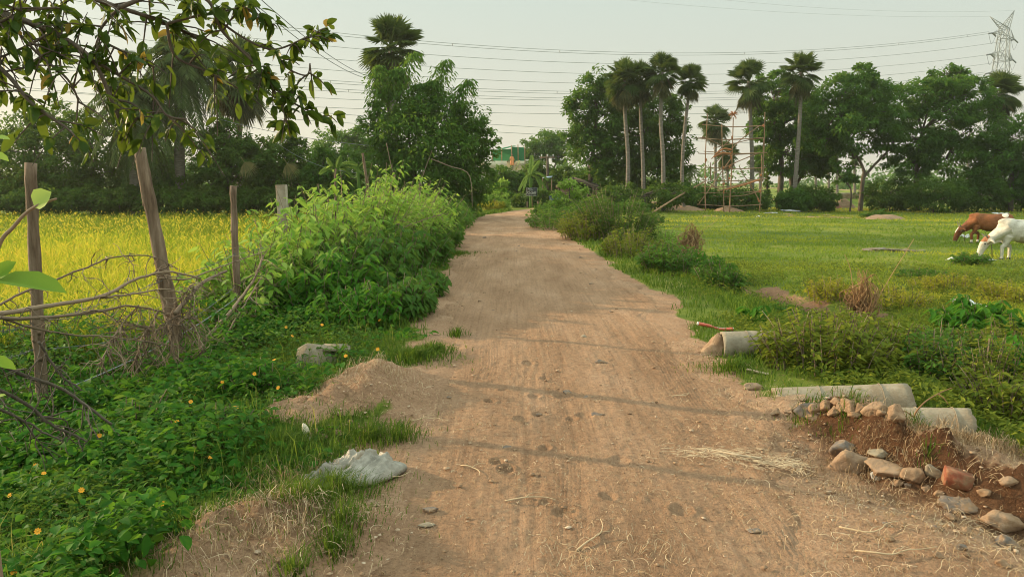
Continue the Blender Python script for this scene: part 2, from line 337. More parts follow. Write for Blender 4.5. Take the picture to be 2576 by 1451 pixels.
ZZ = H(XX, YY) - .03 * smooth(.15, .5, np.minimum(XX - xl(YY), xr(YY) - XX))
def gridmesh(name, X, Y, Z, attrs, mat_, uv=None):
    n, k = X.shape; mb = MB(); i = np.arange(n - 1)[:, None] * k; j = np.arange(k - 1)[None]
    f = np.stack([i + j, i + j + 1, i + k + j + 1, i + k + j], -1).reshape(-1, 4)
    mb.add(np.stack([X, Y, Z], -1).reshape(-1, 3), f); o = mb.build(name, mat_, smooth_=True)
    for a, v in attrs.items():
        q = o.data.attributes.new(a, 'FLOAT', 'POINT'); q.data.foreach_set('value', np.asarray(v, np.float32).ravel())
    if uv is not None:
        q = o.data.attributes.new('lane', 'FLOAT_VECTOR', 'POINT'); q.data.foreach_set('vector', np.asarray(uv, np.float32).reshape(-1))
    return o
def soil_color(nt, sc=1.):
    a = ramp(nt, noise(nt, 1.3 * sc, 6, .65), [(.25, (.26, .150, .088)), (.5, (.36, .22, .133)), (.75, (.46, .30, .193))])
    b = ramp(nt, noise(nt, 38 * sc, 5, .7), [(.3, (.62, .58, .55)), (.52, (1, 1, 1)), (.75, (1.18, 1.16, 1.12))])
    return mixc(nt, 1., a, b, 'MULTIPLY')
m, nt, b = mat('ground_soil_and_turf')
g1 = ramp(nt, noise(nt, .35, 7, .7), [(.3, (.085, .13, .022)), (.5, (.155, .195, .03)), (.68, (.28, .27, .04)), (.8, (.35, .28, .07))])
g1 = mixc(nt, .55, g1, ramp(nt, noise(nt, 9, 5, .7), [(.3, (.35, .42, .35)), (.6, (1, 1, 1)), (.8, (1.3, 1.2, .9))]), 'MULTIPLY')
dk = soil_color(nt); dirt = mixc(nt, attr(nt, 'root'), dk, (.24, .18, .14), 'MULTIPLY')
sm = mathn(nt, 'ADD', attr(nt, 'soil'), mathn(nt, 'MULTIPLY', mathn(nt, 'SUBTRACT', noise(nt, 14, 4), .5), .5))
nt.links.new(mixc(nt, ramp(nt, sm, [(.35, (0, 0, 0)), (.6, (1, 1, 1))]), g1, dirt), b.inputs['Base Color'])
b.inputs['Roughness'].default_value = .95; b.inputs['Specular IOR Level'].default_value = .1
bump(nt, b, mathn(nt, 'ADD', noise(nt, 11, 6, .7), mathn(nt, 'MULTIPLY', noise(nt, 60, 4, .7), .35)), .05)
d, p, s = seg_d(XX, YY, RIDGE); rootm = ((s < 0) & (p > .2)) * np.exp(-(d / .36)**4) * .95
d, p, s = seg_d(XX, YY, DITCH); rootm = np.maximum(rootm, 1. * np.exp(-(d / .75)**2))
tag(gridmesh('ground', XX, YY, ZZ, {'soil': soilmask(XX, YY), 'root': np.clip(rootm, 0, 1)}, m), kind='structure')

# ------------------------------------------------------------------ dirt road: ruts, tyre tracks and hoof prints in the sheet itself
Yd = np.concatenate([np.linspace(-12, 1.9, 20), np.linspace(2.0, 9, 560), np.geomspace(9.05, 88, 330)])
u = np.linspace(-.16, 1.16, 330); YD = Yd[:, None] * np.ones((1, len(u)))
wob = .10 * fbm(YD * 1.6, YD * 0 + 3, 4)
xL = xl(YD) + .14 * fbm(YD * 1.9, 0 * YD + 1, 4); xR = xr(YD) + .14 * fbm(YD * 1.9, 0 * YD + 8, 4)
XD = xL + (xR - xL) * u[None]; ZD = np.zeros_like(XD)
mid = (xl(YD) + xr(YD)) / 2; lat = XD - mid + .05 * np.sin(YD * .22)
nearf = 1 - smooth(10, 22, YD)
for c, wd, dp in ((-.95, .24, .014), (-.30, .13, .007), (.78, .22, .013), (1.25, .14, .008)):
    q = lat - c - .02 * fbm(YD * .25, 0 * YD + c * 7, 2); ZD -= dp * np.exp(-(q / wd)**2)
    tread = (.5 + .5 * np.sin(2 * np.pi * (YD / .045 + 1.2 * np.abs(q) / .05))) * np.exp(-(q / (wd * .75))**4) * smooth(.05, .2, fbm(YD * .7, lat * 0 + c * 3, 3) + .16)
    ZD += .0025 * tread * nearf
    ZD += .0018 * np.cos(np.clip(q / (wd * .33), -9, 9) * np.pi) * np.exp(-(q / wd)**4) * nearf * smooth(-.2, .2, fbm(YD * .5, 0 * YD + c, 3))
for c, w_, sp, am in ((-1.28, .10, .026, .0032), (-.72, .13, .028, .0036), (-.1, .09, .024, .003), (.42, .10, .026, .003), (.98, .14, .028, .004), (1.42, .10, .026, .003)):
    q = lat - c - .03 * fbm(YD * .12, 0 * YD + c * 9, 2); on_ = np.exp(-(q / w_)**6) * smooth(-.15, .12, fbm(YD * .45, 0 * YD + c * 5, 3)) * (1 - smooth(6.5, 11, YD))
    ZD += on_ * am * (np.cos(q / sp * 2 * np.pi) + .35 * np.sin(YD / .05 * 2 * np.pi + 9 * q)) - .004 * on_
rg = np.random.default_rng(5)
ZD += .010 * fbm(XD * 2.2, YD * 1.1, 4) + (.006 * fbm(XD * 9, YD * 7, 3) + .006 * fbm(XD * 24, YD * 16, 2)) * nearf
for k in range(24):                                                                  # hoof prints, mostly along the crown of the road
    hy = rg.uniform(2.9, 6.4) if k < 20 else rg.uniform(6, 11); hx = rg.normal(.15, .28) + .05
    r_ = rg.uniform(.03, .06); q = np.hypot((XD - hx) / r_, (YD - hy) / (r_ * 1.25)); ZD += -.015 * np.exp(-q**4) + .006 * np.exp(-((q - 1.35) / .3)**2)
edge = np.minimum(u, 1 - u)[None] * (xR - xL)
ZD = ZD * smooth(-.1, .3, edge) + .010 - .075 * (1 - smooth(-.22, .22, edge + .30 * fbm(XD * 2.6, YD * 2.6, 4)))
m, nt, b = mat('dirt_track'); tcn = nt.nodes.new('ShaderNodeTexCoord')
mp = nt.nodes.new('ShaderNodeMapping'); mp.inputs['Scale'].default_value = (1.6, .45, 1); nt.links.new(tcn.outputs['Object'], mp.inputs[0])
c1 = ramp(nt, noise(nt, 1.1, 6, .6, vec=mp.outputs[0]), [(.25, (.34, .20, .116)), (.5, (.465, .285, .172)), (.75, (.58, .375, .245))])
c2 = ramp(nt, noise(nt, 26, 6, .75), [(.28, (.66, .62, .6)), (.5, (1, 1, 1)), (.75, (1.15, 1.14, 1.12))])
c3 = mixc(nt, 1., c1, c2, 'MULTIPLY'); fl = noise(nt, 95, 2, .5)
c3 = mixc(nt, mathn(nt, 'MULTIPLY', ramp(nt, fl, [(.66, (0, 0, 0)), (.72, (1, 1, 1))]), .55), c3, (.66, .5, .34))
c3 = mixc(nt, mathn(nt, 'MULTIPLY', ramp(nt, noise(nt, 70, 2, .5, dist=.6), [(.30, (1, 1, 1)), (.36, (0, 0, 0))]), .5), c3, (.17, .10, .06))
ln = nt.nodes.new('ShaderNodeMapping'); ln.inputs['Scale'].default_value = (26, .8, 1); nt.links.new(tcn.outputs['Object'], ln.inputs[0]); sk = noise(nt, 1., 4, .6, vec=ln.outputs[0], dist=.3)
c3 = mixc(nt, .6, c3, ramp(nt, sk, [(.3, (.76, .73, .71)), (.5, (1, 1, 1)), (.7, (1.16, 1.15, 1.12))]), 'MULTIPLY')
nt.links.new(c3, b.inputs['Base Color']); b.inputs['Roughness'].default_value = .96; b.inputs['Specular IOR Level'].default_value = .08
bump(nt, b, mathn(nt, 'ADD', noise(nt, 18, 6, .72), mathn(nt, 'ADD', mathn(nt, 'MULTIPLY', noise(nt, 75, 4, .7), .6), mathn(nt, 'MULTIPLY', sk, .5))), .07)
tag(gridmesh('road', XD, YD, ZD, {}, m), kind='structure')
def RZ(x, y): return np.maximum(H(x, y), np.where((x > xl(y)) & (x < xr(y)), .0, -9))

# ------------------------------------------------------------------ rice, grass and ground cover (uncountable)
FENCE = np.array([[-30, -4.4], [5, -4.35], [6.2, -4.1], [7.6, -3.6], [9.6, -3.5], [12.1, -3.65], [14, -3.3], [20, -3.4], [40, -5.5], [60, -7]])
xf = lambda y: np.interp(y, FENCE[:, 0], FENCE[:, 1])
def sample(n, y0, y1, a, xfun0, xfun1, seed):
    r = np.random.default_rng(seed); uu = r.random(n); e = 1 - a
    Y = (y0**e + uu * (y1**e - y0**e))**(1 / e) if abs(e) > 1e-6 else y0 * (y1 / y0)**uu
    X = xfun0(Y) + r.random(n) * (xfun1(Y) - xfun0(Y)); return X, Y, r
def pts(X, Y): return np.stack([X, Y, RZ(X, Y)], -1)
# rice field
X, Y, r = sample(95000, 8.4, 40.5, 1.15, lambda y: -.74 * y - 3.5, lambda y: xf(y) - .35 + .15 * np.sin(y * 3), 21)
gp = .20 + .004 * Y; X = np.round(X / gp) * gp + .30 * gp * r.normal(size=len(X)); Y = np.round(Y / gp) * gp + .30 * gp * r.normal(size=len(X)); P = pts(X, Y); tn = np.clip(.46 + .5 * fbm(X * .5, Y * .35, 3) + .20 * r.normal(size=len(X)) - .30 * (1 - smooth(3, 6, -X)) - .55 * smooth(19, 28, Y), 0, 1)  # far strip greener, with tree shade put into its tone
hh = (.62 + .12 * r.normal(size=len(X)) + .12 * fbm(X * .8, Y * .8, 2)).clip(.3, 1)
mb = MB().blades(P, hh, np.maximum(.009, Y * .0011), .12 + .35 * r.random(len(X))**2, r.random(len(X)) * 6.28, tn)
k = r.random(len(X)) < .22; top = P[k] + np.array([0, 0, 1]) * (hh[k] * .95)[:, None]; az = r.random(k.sum()) * 6.28
mb.leaves(top, np.stack([np.cos(az), np.sin(az), -.5 - r.random(k.sum())], -1), r.normal(size=(k.sum(), 3)), .14, np.maximum(.012, Y[k] * .0012), np.clip(.7 + .3 * r.random(k.sum()), 0, 1))
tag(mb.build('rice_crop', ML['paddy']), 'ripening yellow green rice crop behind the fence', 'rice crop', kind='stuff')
# short grass on both verges and between the weeds
def verge(n, side, seed, wid):
    if side < 0: X, Y, r = sample(n, 2.6, 44, 1.25, lambda y: xl(y) - wid(y), lambda y: xl(y) + .12, seed)
    else: X, Y, r = sample(n, 2.6, 44, 1.25, lambda y: xr(y) - .12, lambda y: xr(y) + wid(y), seed)
    keep = r.random(len(X)) > soilmask(X, Y) * 1.5 - .12
    cl = fbm(X * 2.6, Y * 2.6, 3); keep &= r.random(len(X)) < smooth(-.45, .15, cl) + .15
    return X[keep], Y[keep], r
mb = MB()
for side, n, seed, wid in ((-1, 62000, 31, lambda y: 2.9 + 0 * y), (1, 42000, 32, lambda y: 2.6 + 0 * y)):
    X, Y, r = verge(n, side, seed, wid); q = len(X)
    tn = np.clip(.40 + .4 * fbm(X * 1.1, Y * 1.1, 3) + .2 * r.normal(size=q), 0, 1)
    h = (.05 + .10 * r.random(q)**2 + .06 * np.clip(fbm(X * 1.7 + 5, Y * 1.7, 3), 0, 1)) * (1 + .25 * smooth(.3, 2, np.maximum(xl(Y) - X, X - xr(Y))))
    mb.blades(pts(X, Y), h * (1 + .02 * Y), np.maximum(.0045, Y * .0010), .3 + .7 * r.random(q), r.random(q) * 6.28, tn)
# tufts that stand in the dirt beside the track
for px, py, rad, n in ((840, 1240, .28, 1500), (760, 1255, .22, 900), (1040, 905, .30, 1500), (1085, 890, .22, 700), (930, 1105, .26, 900), (1000, 1105, .16, 350), (840, 1385, .10, 260), (740, 1440, .1, 200), (860, 1310, .16, 350), (1130, 640, .5, 900), (600, 1150, .4, 1800), (700, 1130, .35, 1700), (450, 1330, .4, 1500), (1900, 890, .35, 900), (2130, 1036, .14, 160), (2030, 1045, .14, 160), (2450, 1085, .3, 350), (1840, 930, .25, 600), (1150, 845, .1, 120), (2300, 1075, .15, 160), (2330, 1150, .05, 40)):
    c = on(px, py); r = np.random.default_rng(px + py); a = r.random(n) * 6.28; d_ = rad * .62 * np.abs(r.normal(size=n)) * (1 + .3 * np.sin(3 * a + px))
    X = c[0] + d_ * np.cos(a) * 1.3; Y = c[1] + d_ * np.sin(a) * 1.2
    mb.blades(pts(X, Y), (.05 + .13 * r.random(n)) * (1 - .5 * np.minimum(d_ / rad, 1.4)), np.maximum(.004, Y * .0009), .2 + .7 * r.random(n), a + r.normal(size=n) * .8, np.clip(.35 + .25 * r.normal(size=n), 0, 1))
tag(mb.build('verge_grass', ML['grass']), 'short green grass along both edges of the dirt road', 'grass', kind='stuff')
# grazed pasture on the right
X, Y, r = sample(150000, 6.2, 62, 1.45, lambda y: xr(y) + 1.0, lambda y: .74 * y + 3.5, 41)
keep = r.random(len(X)) > soilmask(X, Y) * 1.4 - .1; keep &= r.random(len(X)) < smooth(-.5, .25, fbm(X * 1.1, Y * .7, 4)) + .1; X, Y = X[keep], Y[keep]; q = len(X)
pat = fbm(X * .22, Y * .22, 4); pat = pat * .6 + .7 * fbm(X * .12 + 4, Y * .5, 4); tn = np.clip(.48 + .9 * pat + .09 * r.normal(size=q) + .34 * smooth(33, 46, Y), 0, 1)
h = .03 + .05 * r.random(q)**2 + .09 * np.clip(fbm(X * .8, Y * .5, 3) - .1, 0, 1) + .10 * (1 - smooth(10, 16, Y)) * r.random(q)
tag(MB().blades(pts(X, Y), h * (1 + .012 * Y), np.maximum(.006, Y * .0012), .3 + .6 * r.random(q), r.random(q) * 6.28, tn).build('pasture_grass', ML['pasture']), 'grazed yellowish green pasture beside the road', 'grass', kind='stuff')
# broad-leaved creeper that covers the left bank
X, Y, r = sample(14500, 2.4, 24, 1.2, lambda y: np.where(y < 9, -.76 * y - 2., np.maximum(xf(y) - .8, -.8 * y - 1.5)), lambda y: xl(y) - .05, 51)
dl = xl(Y) - X; n_ = fbm(X * 1.3 + 3, Y * 1.3, 3); gap = fbm(X * 3.1, Y * 3.1 + 7, 3); BLK = on(785, 950); keep = (np.hypot(X - BLK[0], (Y - BLK[1]) * .8) > .33) & (soilmask(X, Y) < .5) & (r.random(len(X)) < .10 + smooth(.2, .9, dl + .5 * n_)) & (gap > -.33 - .2 * smooth(0, 2, dl))
X, Y, dl, n_ = X[keep], Y[keep], dl[keep], n_[keep]; q = len(X)
H_c = (.09 + .22 * smooth(.3, 1.6, dl) + .16 * smooth(2, 3.2, dl) + .42 * np.clip(n_, -.35, 1) + .12 * smooth(6, 10, Y) * smooth(.6, 1.6, dl)).clip(.04, .8)
mb, mb2 = MB(), MB(); base = pts(X, Y); sp = fbm(X * .8 + 11, Y * .8, 3) + .25 * r.normal(size=q); pt_ = fbm(X * .9, Y * .9, 3)
for j in range(10):
    t = r.random(q)**.55; off = np.stack([r.normal(size=q) * .09, r.normal(size=q) * .09, H_c * t], -1); a = r.random(q) * 6.28
    D = np.stack([np.cos(a), np.sin(a), .45 * r.normal(size=q) + .1], -1); L = (.025 + .06 * r.random(q)**1.4) * (1 + .02 * Y)
    N = np.stack([.5 * r.normal(size=q), .5 * r.normal(size=q), np.ones(q)], -1); tn = np.clip(.36 + .4 * pt_ + .26 * r.normal(size=q), 0, 1)
    A_ = sp < .12; B_ = ~A_
    mb.bigleaves((base + off)[A_], D[A_], N[A_], L[A_], L[A_] * (.45 + .25 * r.random(A_.sum())), tn[A_], .25)
    mb2.leaves((base + off)[B_], D[B_] + np.array([0, 0, .2]), N[B_], L[B_] * .9, L[B_] * .33, tn[B_], .2, .2)
tag(mb.build('creeper_cover', ML['lush']), 'dense low green creeper covering the left bank', 'ground cover', kind='stuff')
tag(mb2.build('mixed_weeds', ML['mid']), 'narrow leaved weeds mixed into the creeper on the left bank', 'weeds', kind='stuff')
X, Y, r = sample(20000, 2.4, 16, 1.3, lambda y: np.where(y < 9.5, -.76 * y - 2., np.maximum(xf(y) - .3, -.8 * y - 1.5)), lambda y: xl(y) - .2, 52); k = (soilmask(X, Y) < .4) & (r.random(len(X)) < smooth(-.3, .4, fbm(X * 1.1 + 2, Y * 1.1 + 5, 3))); X, Y = X[k], Y[k]; q = len(X)
tag(MB().blades(pts(X, Y), (.12 + .26 * r.random(q)**1.5) * (1 + .8 * smooth(.2, -.6, X - xf(Y))), .0045 + .002 * r.random(q), .3 + .6 * r.random(q), r.random(q) * 6.28, np.clip(.45 + .35 * r.normal(size=q), 0, 1)).build('long_grass', ML['grass']), 'longer grass blades growing through the creeper', 'grass', kind='stuff')
# straw and roots lying about
def straw(n, cx, cy, sx_, sy_, seed, L=.12, lift=.03, tone=(.3, 1), ang=0.):
    r = np.random.default_rng(seed); X = cx + sx_ * r.normal(size=n); Y = cy + sy_ * r.normal(size=n); P = pts(X, Y); P[:, 2] += .012
    return P, r.random(n) * 6.28, L * (.3 + .7 * r.random(n)), .0013 + .0016 * r.random(n), tone[0] + (tone[1] - tone[0]) * r.random(n), lift
mb = MB()
for px, py, n, sx_, sy_, L, lift, tn in ((690, 1310, 420, .26, .18, .13, .05, (.2, .9)), (750, 1300, 160, .12, .12, .15, .10, (.4, 1)), (740, 1225, 260, .16, .12, .16, .12, (.1, .7)), (900, 950, 420, .3, .2, .08, .05, (.2, .9)), (960, 925, 300, .15, .1, .09, .08, (.4, 1)), (2450, 1290, 420, .5, .35, .13, .05, (.2, 1)), (2200, 1330, 260, .5, .3, .11, .03, (.3, 1)), (2500, 1120, 420, .35, .12, .13, .09, (.3, 1)), (2330, 1090, 350, .3, .15, .12, .09, (.1, .8)), (2480, 1410, 420, .4, .25, .14, .05, (.2, .9)), (1760, 900, 350, .25, .5, .1, .04, (.2, .9)), (1900, 1010, 260, .3, .3, .1, .04, (.3, 1)), (1700, 720, 260, .2, .9, .12, .05, (.4, 1)), (1600, 650, 260, .3, 1.4, .12, .05, (.4, 1)), (1120, 780, 200, .15, .9, .1, .04, (.3, .9)), (1060, 1050, 160, .25, .3, .07, .03, (.5, 1)), (500, 1430, 300, .3, .2, .12, .06, (.2, .9)), (1520, 1400, 160, .25, .15, .12, .05, (.5, 1)), (1300, 1000, 1300, 1.1, 1.6, .05, .02, (.3, 1)), (1400, 1250, 1800, 1.1, .8, .045, .015, (.2, 1)), (1350, 800, 900, .8, 2.5, .06, .02, (.4, 1)), (1500, 1150, 900, 1.2, 1., .04, .015, (.3, 1)), (2350, 1250, 1500, .6, .5, .08, .03, (.1, .9)), (2420, 1110, 2600, .45, .12, .07, .05, (.0, .45)), (2250, 1065, 1200, .3, .10, .06, .04, (.0, .4)), (690, 1310, 900, .28, .2, .07, .03, (.1, .8)), (850, 1000, 700, .35, .25, .06, .02, (.1, .8)), (2000, 1150, 900, .5, .6, .05, .02, (.2, 1))):
    c = on(px, py); a = straw(n, c[0], c[1], sx_, sy_, px * 3 + py, L, lift, tn); mb.straws(*a[:5], lift=a[5])
tag(mb.build('straw_litter', M_straw), 'dry straw and root fibres scattered on the dirt', 'straw', kind='stuff')
r = np.random.default_rng(77); mb = MB()
for px, py, n, sx_, sy_ in ((1350, 1150, 420, 1.1, 1.2), (900, 1030, 160, .3, .2), (2250, 1250, 330, .5, .4), (2100, 1060, 130, .3, .15), (2450, 1350, 200, .4, .3), (700, 1400, 90, .4, .2), (1800, 900, 160, .3, .7), (1300, 700, 220, .7, 3)):
    c = on(px, py)
    for k in range(n):
        x = c[0] + sx_ * r.normal(); y = c[1] + sy_ * r.normal(); s_ = .003 + .009 * r.random()**4
        mb.ball((x, y, float(RZ(x, y)) + .012), (s_ * (1 + r.random()), s_ * (1 + r.random()), s_ * .55), rotz(r.random() * 6), r.random(), 4, .5)
tag(mb.build('gravel', tone_mat('earth_crumbs', [(0., (.18, .11, .065)), (.6, (.34, .22, .13)), (1., (.55, .42, .3))], .9)), 'small earth crumbs and grit on the road surface', 'gravel', kind='stuff')
# ------------------------------------------------------------------ trees
def cloud(mb, blobs, n, leaf, seed, clump=.26, droop=.35, flat=.62, aspect=.5, per=42, shell=.5):
    r = np.random.default_rng(seed); wts = np.array([b[3] * b[5] for b in blobs]); wts = wts / wts.sum()
    for b, wt in zip(blobs, wts):
        c = np.array(b[:3]); R3 = np.array(b[3:6]); nb = max(60, int(n * wt)); K = max(7, nb // per); bt = r.random()
        uu = nrm(r.normal(size=(K, 3))); fac = shell + (1 - shell) * r.random(K)**.5; fac *= 1 + .16 * r.normal(size=K)
        cc = c + uu * R3 * fac[:, None]; cr = clump * R3.mean() * (.55 + .9 * r.random(K)); ct = r.random(K)
        i = r.integers(0, K, nb); off = nrm(r.normal(size=(nb, 3))) * (r.random(nb)**.45)[:, None] * cr[i][:, None] * np.array([1.15, 1.15, flat])
        P = cc[i] + off; out = nrm(P - c) * .45 + nrm(off) * .5 + .55 * r.normal(size=(nb, 3)); out[:, 2] -= droop
        N = nrm(off) * .5 + np.array([0, 0, 1.]) + .5 * r.normal(size=(nb, 3))
        tn = np.clip(.12 * bt + .52 * ct[i] + .36 * r.random(nb), 0, 1); L = leaf * (.6 + .8 * r.random(nb))
        mb.leaves(P, out, N, L, L * aspect, tn, .2, .15)
    return mb
def B(px, py, rx, ry, Y, dy=0., rd=None):
    c = at(px, py, Y + dy); m = m_per_px(Y + dy); return (*c, rx * m, (rd or rx) * m, ry * m)
def limb(mb, p0, p1, r0, r1, seed, sag=.12, n=7, k=7):
    r = np.random.default_rng(seed); p0 = np.asarray(p0, float); p1 = np.asarray(p1, float); L = np.linalg.norm(p1 - p0)
    m1 = p0 + (p1 - p0) * .35 + r.normal(size=3) * L * sag + np.array([0, 0, .06 * L]); m2 = p0 + (p1 - p0) * .7 + r.normal(size=3) * L * sag
    mb.tube(bez([p0, m1, m2, p1], n + 3), np.linspace(r0, r1, n + 3), k, bump=.06)
def tree(name, label, Y, base_px, trunks, blobs, n, leaf, m='mid', group=None, seed=1, cat='tree', clump=.26, droop=.35, base_y=None, bark=None, r0=.16, aspect=.5, per=42, shell=.5, limbs=True):
    """trunks: polylines in picture units from the ground up; blobs (px,py,rx,ry[,dy])"""
    f = foot(base_px, Y); t = thing(name, label, cat, f, group)
    bl = [B(b[0], b[1], b[2], b[3], Y, (b[4] if len(b) > 4 else 0) * 1.) for b in blobs]
    mb = MB(); tops = []
    for k, tr in enumerate(trunks):
        p = [at(x, y, Y) for x, y in tr]
        if tr[0][1] > 10 and k == 0: p[0] = f - np.array([0, 0, .15])
        p = bez(p, 4 * len(p)); rr = np.linspace(r0, r0 * .45, len(p)) * (1 if k == 0 else .7); mb.tube(p, rr, 9, bump=.08); tops.append(p)
    if limbs:
        for k, b in enumerate(bl):
            c = np.array(b[:3]); q = min((pp for p in tops for pp in p[len(p) // 2:]), key=lambda z: np.linalg.norm(z - c))
            limb(mb, q, c + np.array([0, 0, .25 * b[5]]), r0 * .4, r0 * .1, seed + k); r = np.random.default_rng(seed + 99 + k)
            for j in range(5):
                limb(mb, q + (c - q) * r.uniform(.4, 1), c + nrm(r.normal(size=3)) * np.array(b[3:6]) * .85, r0 * .16, r0 * .04, seed + 7 * j + k, k=5)
    if tops: mb.build('trunk', bark or M_bark, t, f, True)
    cloud(MB(), bl, n, leaf, seed, clump, droop, aspect=aspect, per=per, shell=shell).build('crown', ML[m], t, f); return t

# --- left: dark thicket trees behind the rice field
GL = 'dark trees behind the rice field'
tree('thicket_tree', 'wide dark bushy tree at the left edge behind the rice field', 41, 70, [[(70, 530), (75, 440), (90, 380)]], [(60, 370, 130, 95), (-60, 400, 130, 110), (150, 400, 100, 100), (30, 470, 150, 60), (110, 310, 80, 45)], 17000, .20, 'dark', GL, 101, clump=.2, per=55)
tree('thicket_tree', 'dark bushy tree behind the rice field left of the shaggy feather palm', 40, 230, [[(235, 530), (232, 450), (240, 400)]], [(220, 400, 90, 95), (300, 440, 80, 75), (200, 330, 60, 50), (260, 480, 110, 50), (140, 480, 80, 50)], 13000, .19, 'dark', GL, 102, clump=.2, per=55)
tree('thicket_tree', 'dark bush hung with creepers between the two feather palm trunks', 40, 395, [[(400, 530), (398, 470)]], [(395, 440, 60, 60), (350, 485, 70, 40), (450, 480, 65, 50), (415, 395, 26, 40, 1.5)], 8000, .18, 'mid', GL, 103, clump=.24)
tree('thicket_tree', 'rounded dark green tree below the tall fan palm with shaggy skirt', 39, 575, [[(575, 530), (570, 460), (565, 400)]], [(560, 400, 70, 70), (610, 440, 70, 75), (520, 470, 60, 55), (570, 330, 28, 38), (540, 360, 40, 40), (610, 370, 40, 34)], 13000, .19, 'dark', GL, 104, clump=.22)
tree('thicket_tree', 'green tree with pointed top right of the fan palm trunk', 39.5, 700, [[(700, 530), (697, 470), (690, 420)]], [(690, 440, 75, 80), (655, 400, 36, 50), (745, 400, 50, 55), (740, 470, 80, 55), (735, 362, 26, 26)], 13000, .19, 'dark', GL, 105, clump=.22)
tree('thicket_tree', 'lower mid green bush at the right end of the dark thicket', 38, 830, [[(830, 530), (826, 470)]], [(830, 460, 60, 50), (890, 440, 50, 60), (800, 420, 40, 50), (870, 490, 70, 40)], 9000, .17, 'mid', GL, 106, clump=.24)
tree('distant_tree', 'hazy pale green tree far behind the banana leaves', 78, 870, [[(870, 470), (868, 420)]], [(860, 375, 60, 45), (920, 370, 50, 40), (820, 400, 40, 40), (950, 395, 40, 40), (890, 345, 30, 18)], 9000, .32, 'mid', None, 107)
tree('distant_tree', 'pale green tree glimpsed between the feather palm and the fan palm', 80, 410, [[(410, 480), (410, 430)]], [(410, 400, 50, 35), (370, 420, 50, 35), (460, 420, 40, 35)], 4500, .32, 'mid', None, 108)
# --- the tall bush clump beside the road
t = tree('roadside_clump_tree', 'large bushy tree with tall feathery shoots left of the road', 34, 1075,
     [[(1065, 560), (1050, 470), (1035, 380), (1005, 250)], [(1075, 545), (1085, 450), (1070, 350), (1120, 250)], [(1045, 560), (1025, 440), (990, 330), (960, 200)], [(1090, 540), (1130, 430), (1150, 330), (1165, 240)]],
     [(1075, 350, 130, 95), (1010, 330, 85, 90), (1150, 390, 85, 95), (1090, 460, 120, 70), (1180, 450, 55, 75), (985, 420, 55, 60), (1130, 300, 75, 60), (1200, 350, 42, 55), (1060, 270, 60, 45), (1120, 515, 75, 36), (945, 290, 30, 34)], 30000, .17, 'mid', None, 120, clump=.24, r0=.085, per=38)
mb = MB()
for k, pl in enumerate(([(955, 290), (945, 220), (955, 165)], [(1000, 290), (1015, 200), (1045, 130)], [(1090, 280), (1105, 200), (1125, 150)], [(1140, 300), (1160, 235), (1180, 200)], [(1060, 270), (1050, 225), (1058, 210)], [(975, 240), (990, 190), (1000, 170)], [(1100, 250), (1090, 210), (1085, 205)])):
    p = bez([at(x, y, 33.8) for x, y in pl], 26); r = np.random.default_rng(k + 60); mb.tube(p, np.linspace(.03, .008, 26), 5)
    for j in range(26):
        n = 26; wdt = (.16 + .5 * math.sin(min(1, j / 24) * 3.0) + .1) * (.62 if k > 3 else .8); a = r.random(n) * 6.28; P = p[j] + np.stack([np.cos(a), np.sin(a), -.3 + .3 * r.normal(size=n)], -1) * (wdt * r.random(n))[:, None]
        mb.leaves(P, np.stack([np.cos(a), np.sin(a), -.9 + .4 * r.normal(size=n)], -1), r.normal(size=(n, 3)) + np.array([0, 0, 1.5]), .2 * (.6 + .7 * r.random(n)), .065, np.clip(.35 + .6 * r.random(n), 0, 1), .2, .25)
mb.build('feathery_shoots', ML['mid'], t, t.location)
mb = MB()
for pl in ([(1010, 545), (1000, 470), (985, 420), (972, 360)], [(1030, 560), (1055, 470), (1075, 410), (1092, 365)], [(1085, 400), (1130, 418), (1180, 440), (1188, 520)]):
    p = bez([at(x, y, 32.0) for x, y in pl], 14); mb.tube(p, np.linspace(.028, .014, 14), 6, .75)
mb.build('bare_stems', M_twig, t, t.location)
# --- middle right: tall pale tree and the dark mass behind the four palms
tree('tall_roadside_tree', 'tall grey green tree with drooping boughs left of the four palms', 57, 1480, [[(1490, 500), (1490, 400), (1500, 300), (1495, 220)]],
     [(1490, 215, 34, 40), (1465, 280, 42, 50), (1520, 290, 50, 70), (1455, 340, 34, 40), (1490, 380, 60, 50), (1450, 250, 26, 24), (1535, 230, 34, 40), (1500, 440, 48, 40)], 13000, .26, 'mid', None, 130, r0=.2, clump=.3)
tree('tall_dark_tree', 'very dark dense tree directly behind the four palm trunks', 58, 1620, [[(1620, 500), (1620, 420), (1625, 340)]],
     [(1610, 340, 70, 80), (1680, 350, 55, 80), (1570, 420, 60, 70), (1640, 430, 90, 65), (1705, 300, 26, 50), (1700, 420, 32, 60), (1600, 270, 60, 45), (1560, 330, 50, 75), (1660, 290, 60, 50)], 23000, .26, 'dark', None, 131, r0=.2, clump=.24)
tree('understory_bush', 'dark bush at the foot of the four palms', 50, 1620, [[(1620, 510), (1620, 490)]], [(1560, 490, 50, 28), (1640, 495, 60, 26), (1700, 490, 40, 30), (1520, 505, 50, 20)], 6000, .2, 'dark', None, 132)
tree('distant_tree', 'round topped tree with bare forked trunk beyond the houses', 96, 1380, [[(1382, 480), (1378, 430), (1372, 400)], [(1382, 450), (1395, 420), (1405, 395)]], [(1375, 360, 42, 28), (1340, 385, 32, 30), (1400, 365, 24, 30), (1405, 395, 18, 16), (1330, 400, 24, 30)], 8000, .32, 'mid', None, 133, r0=.22)
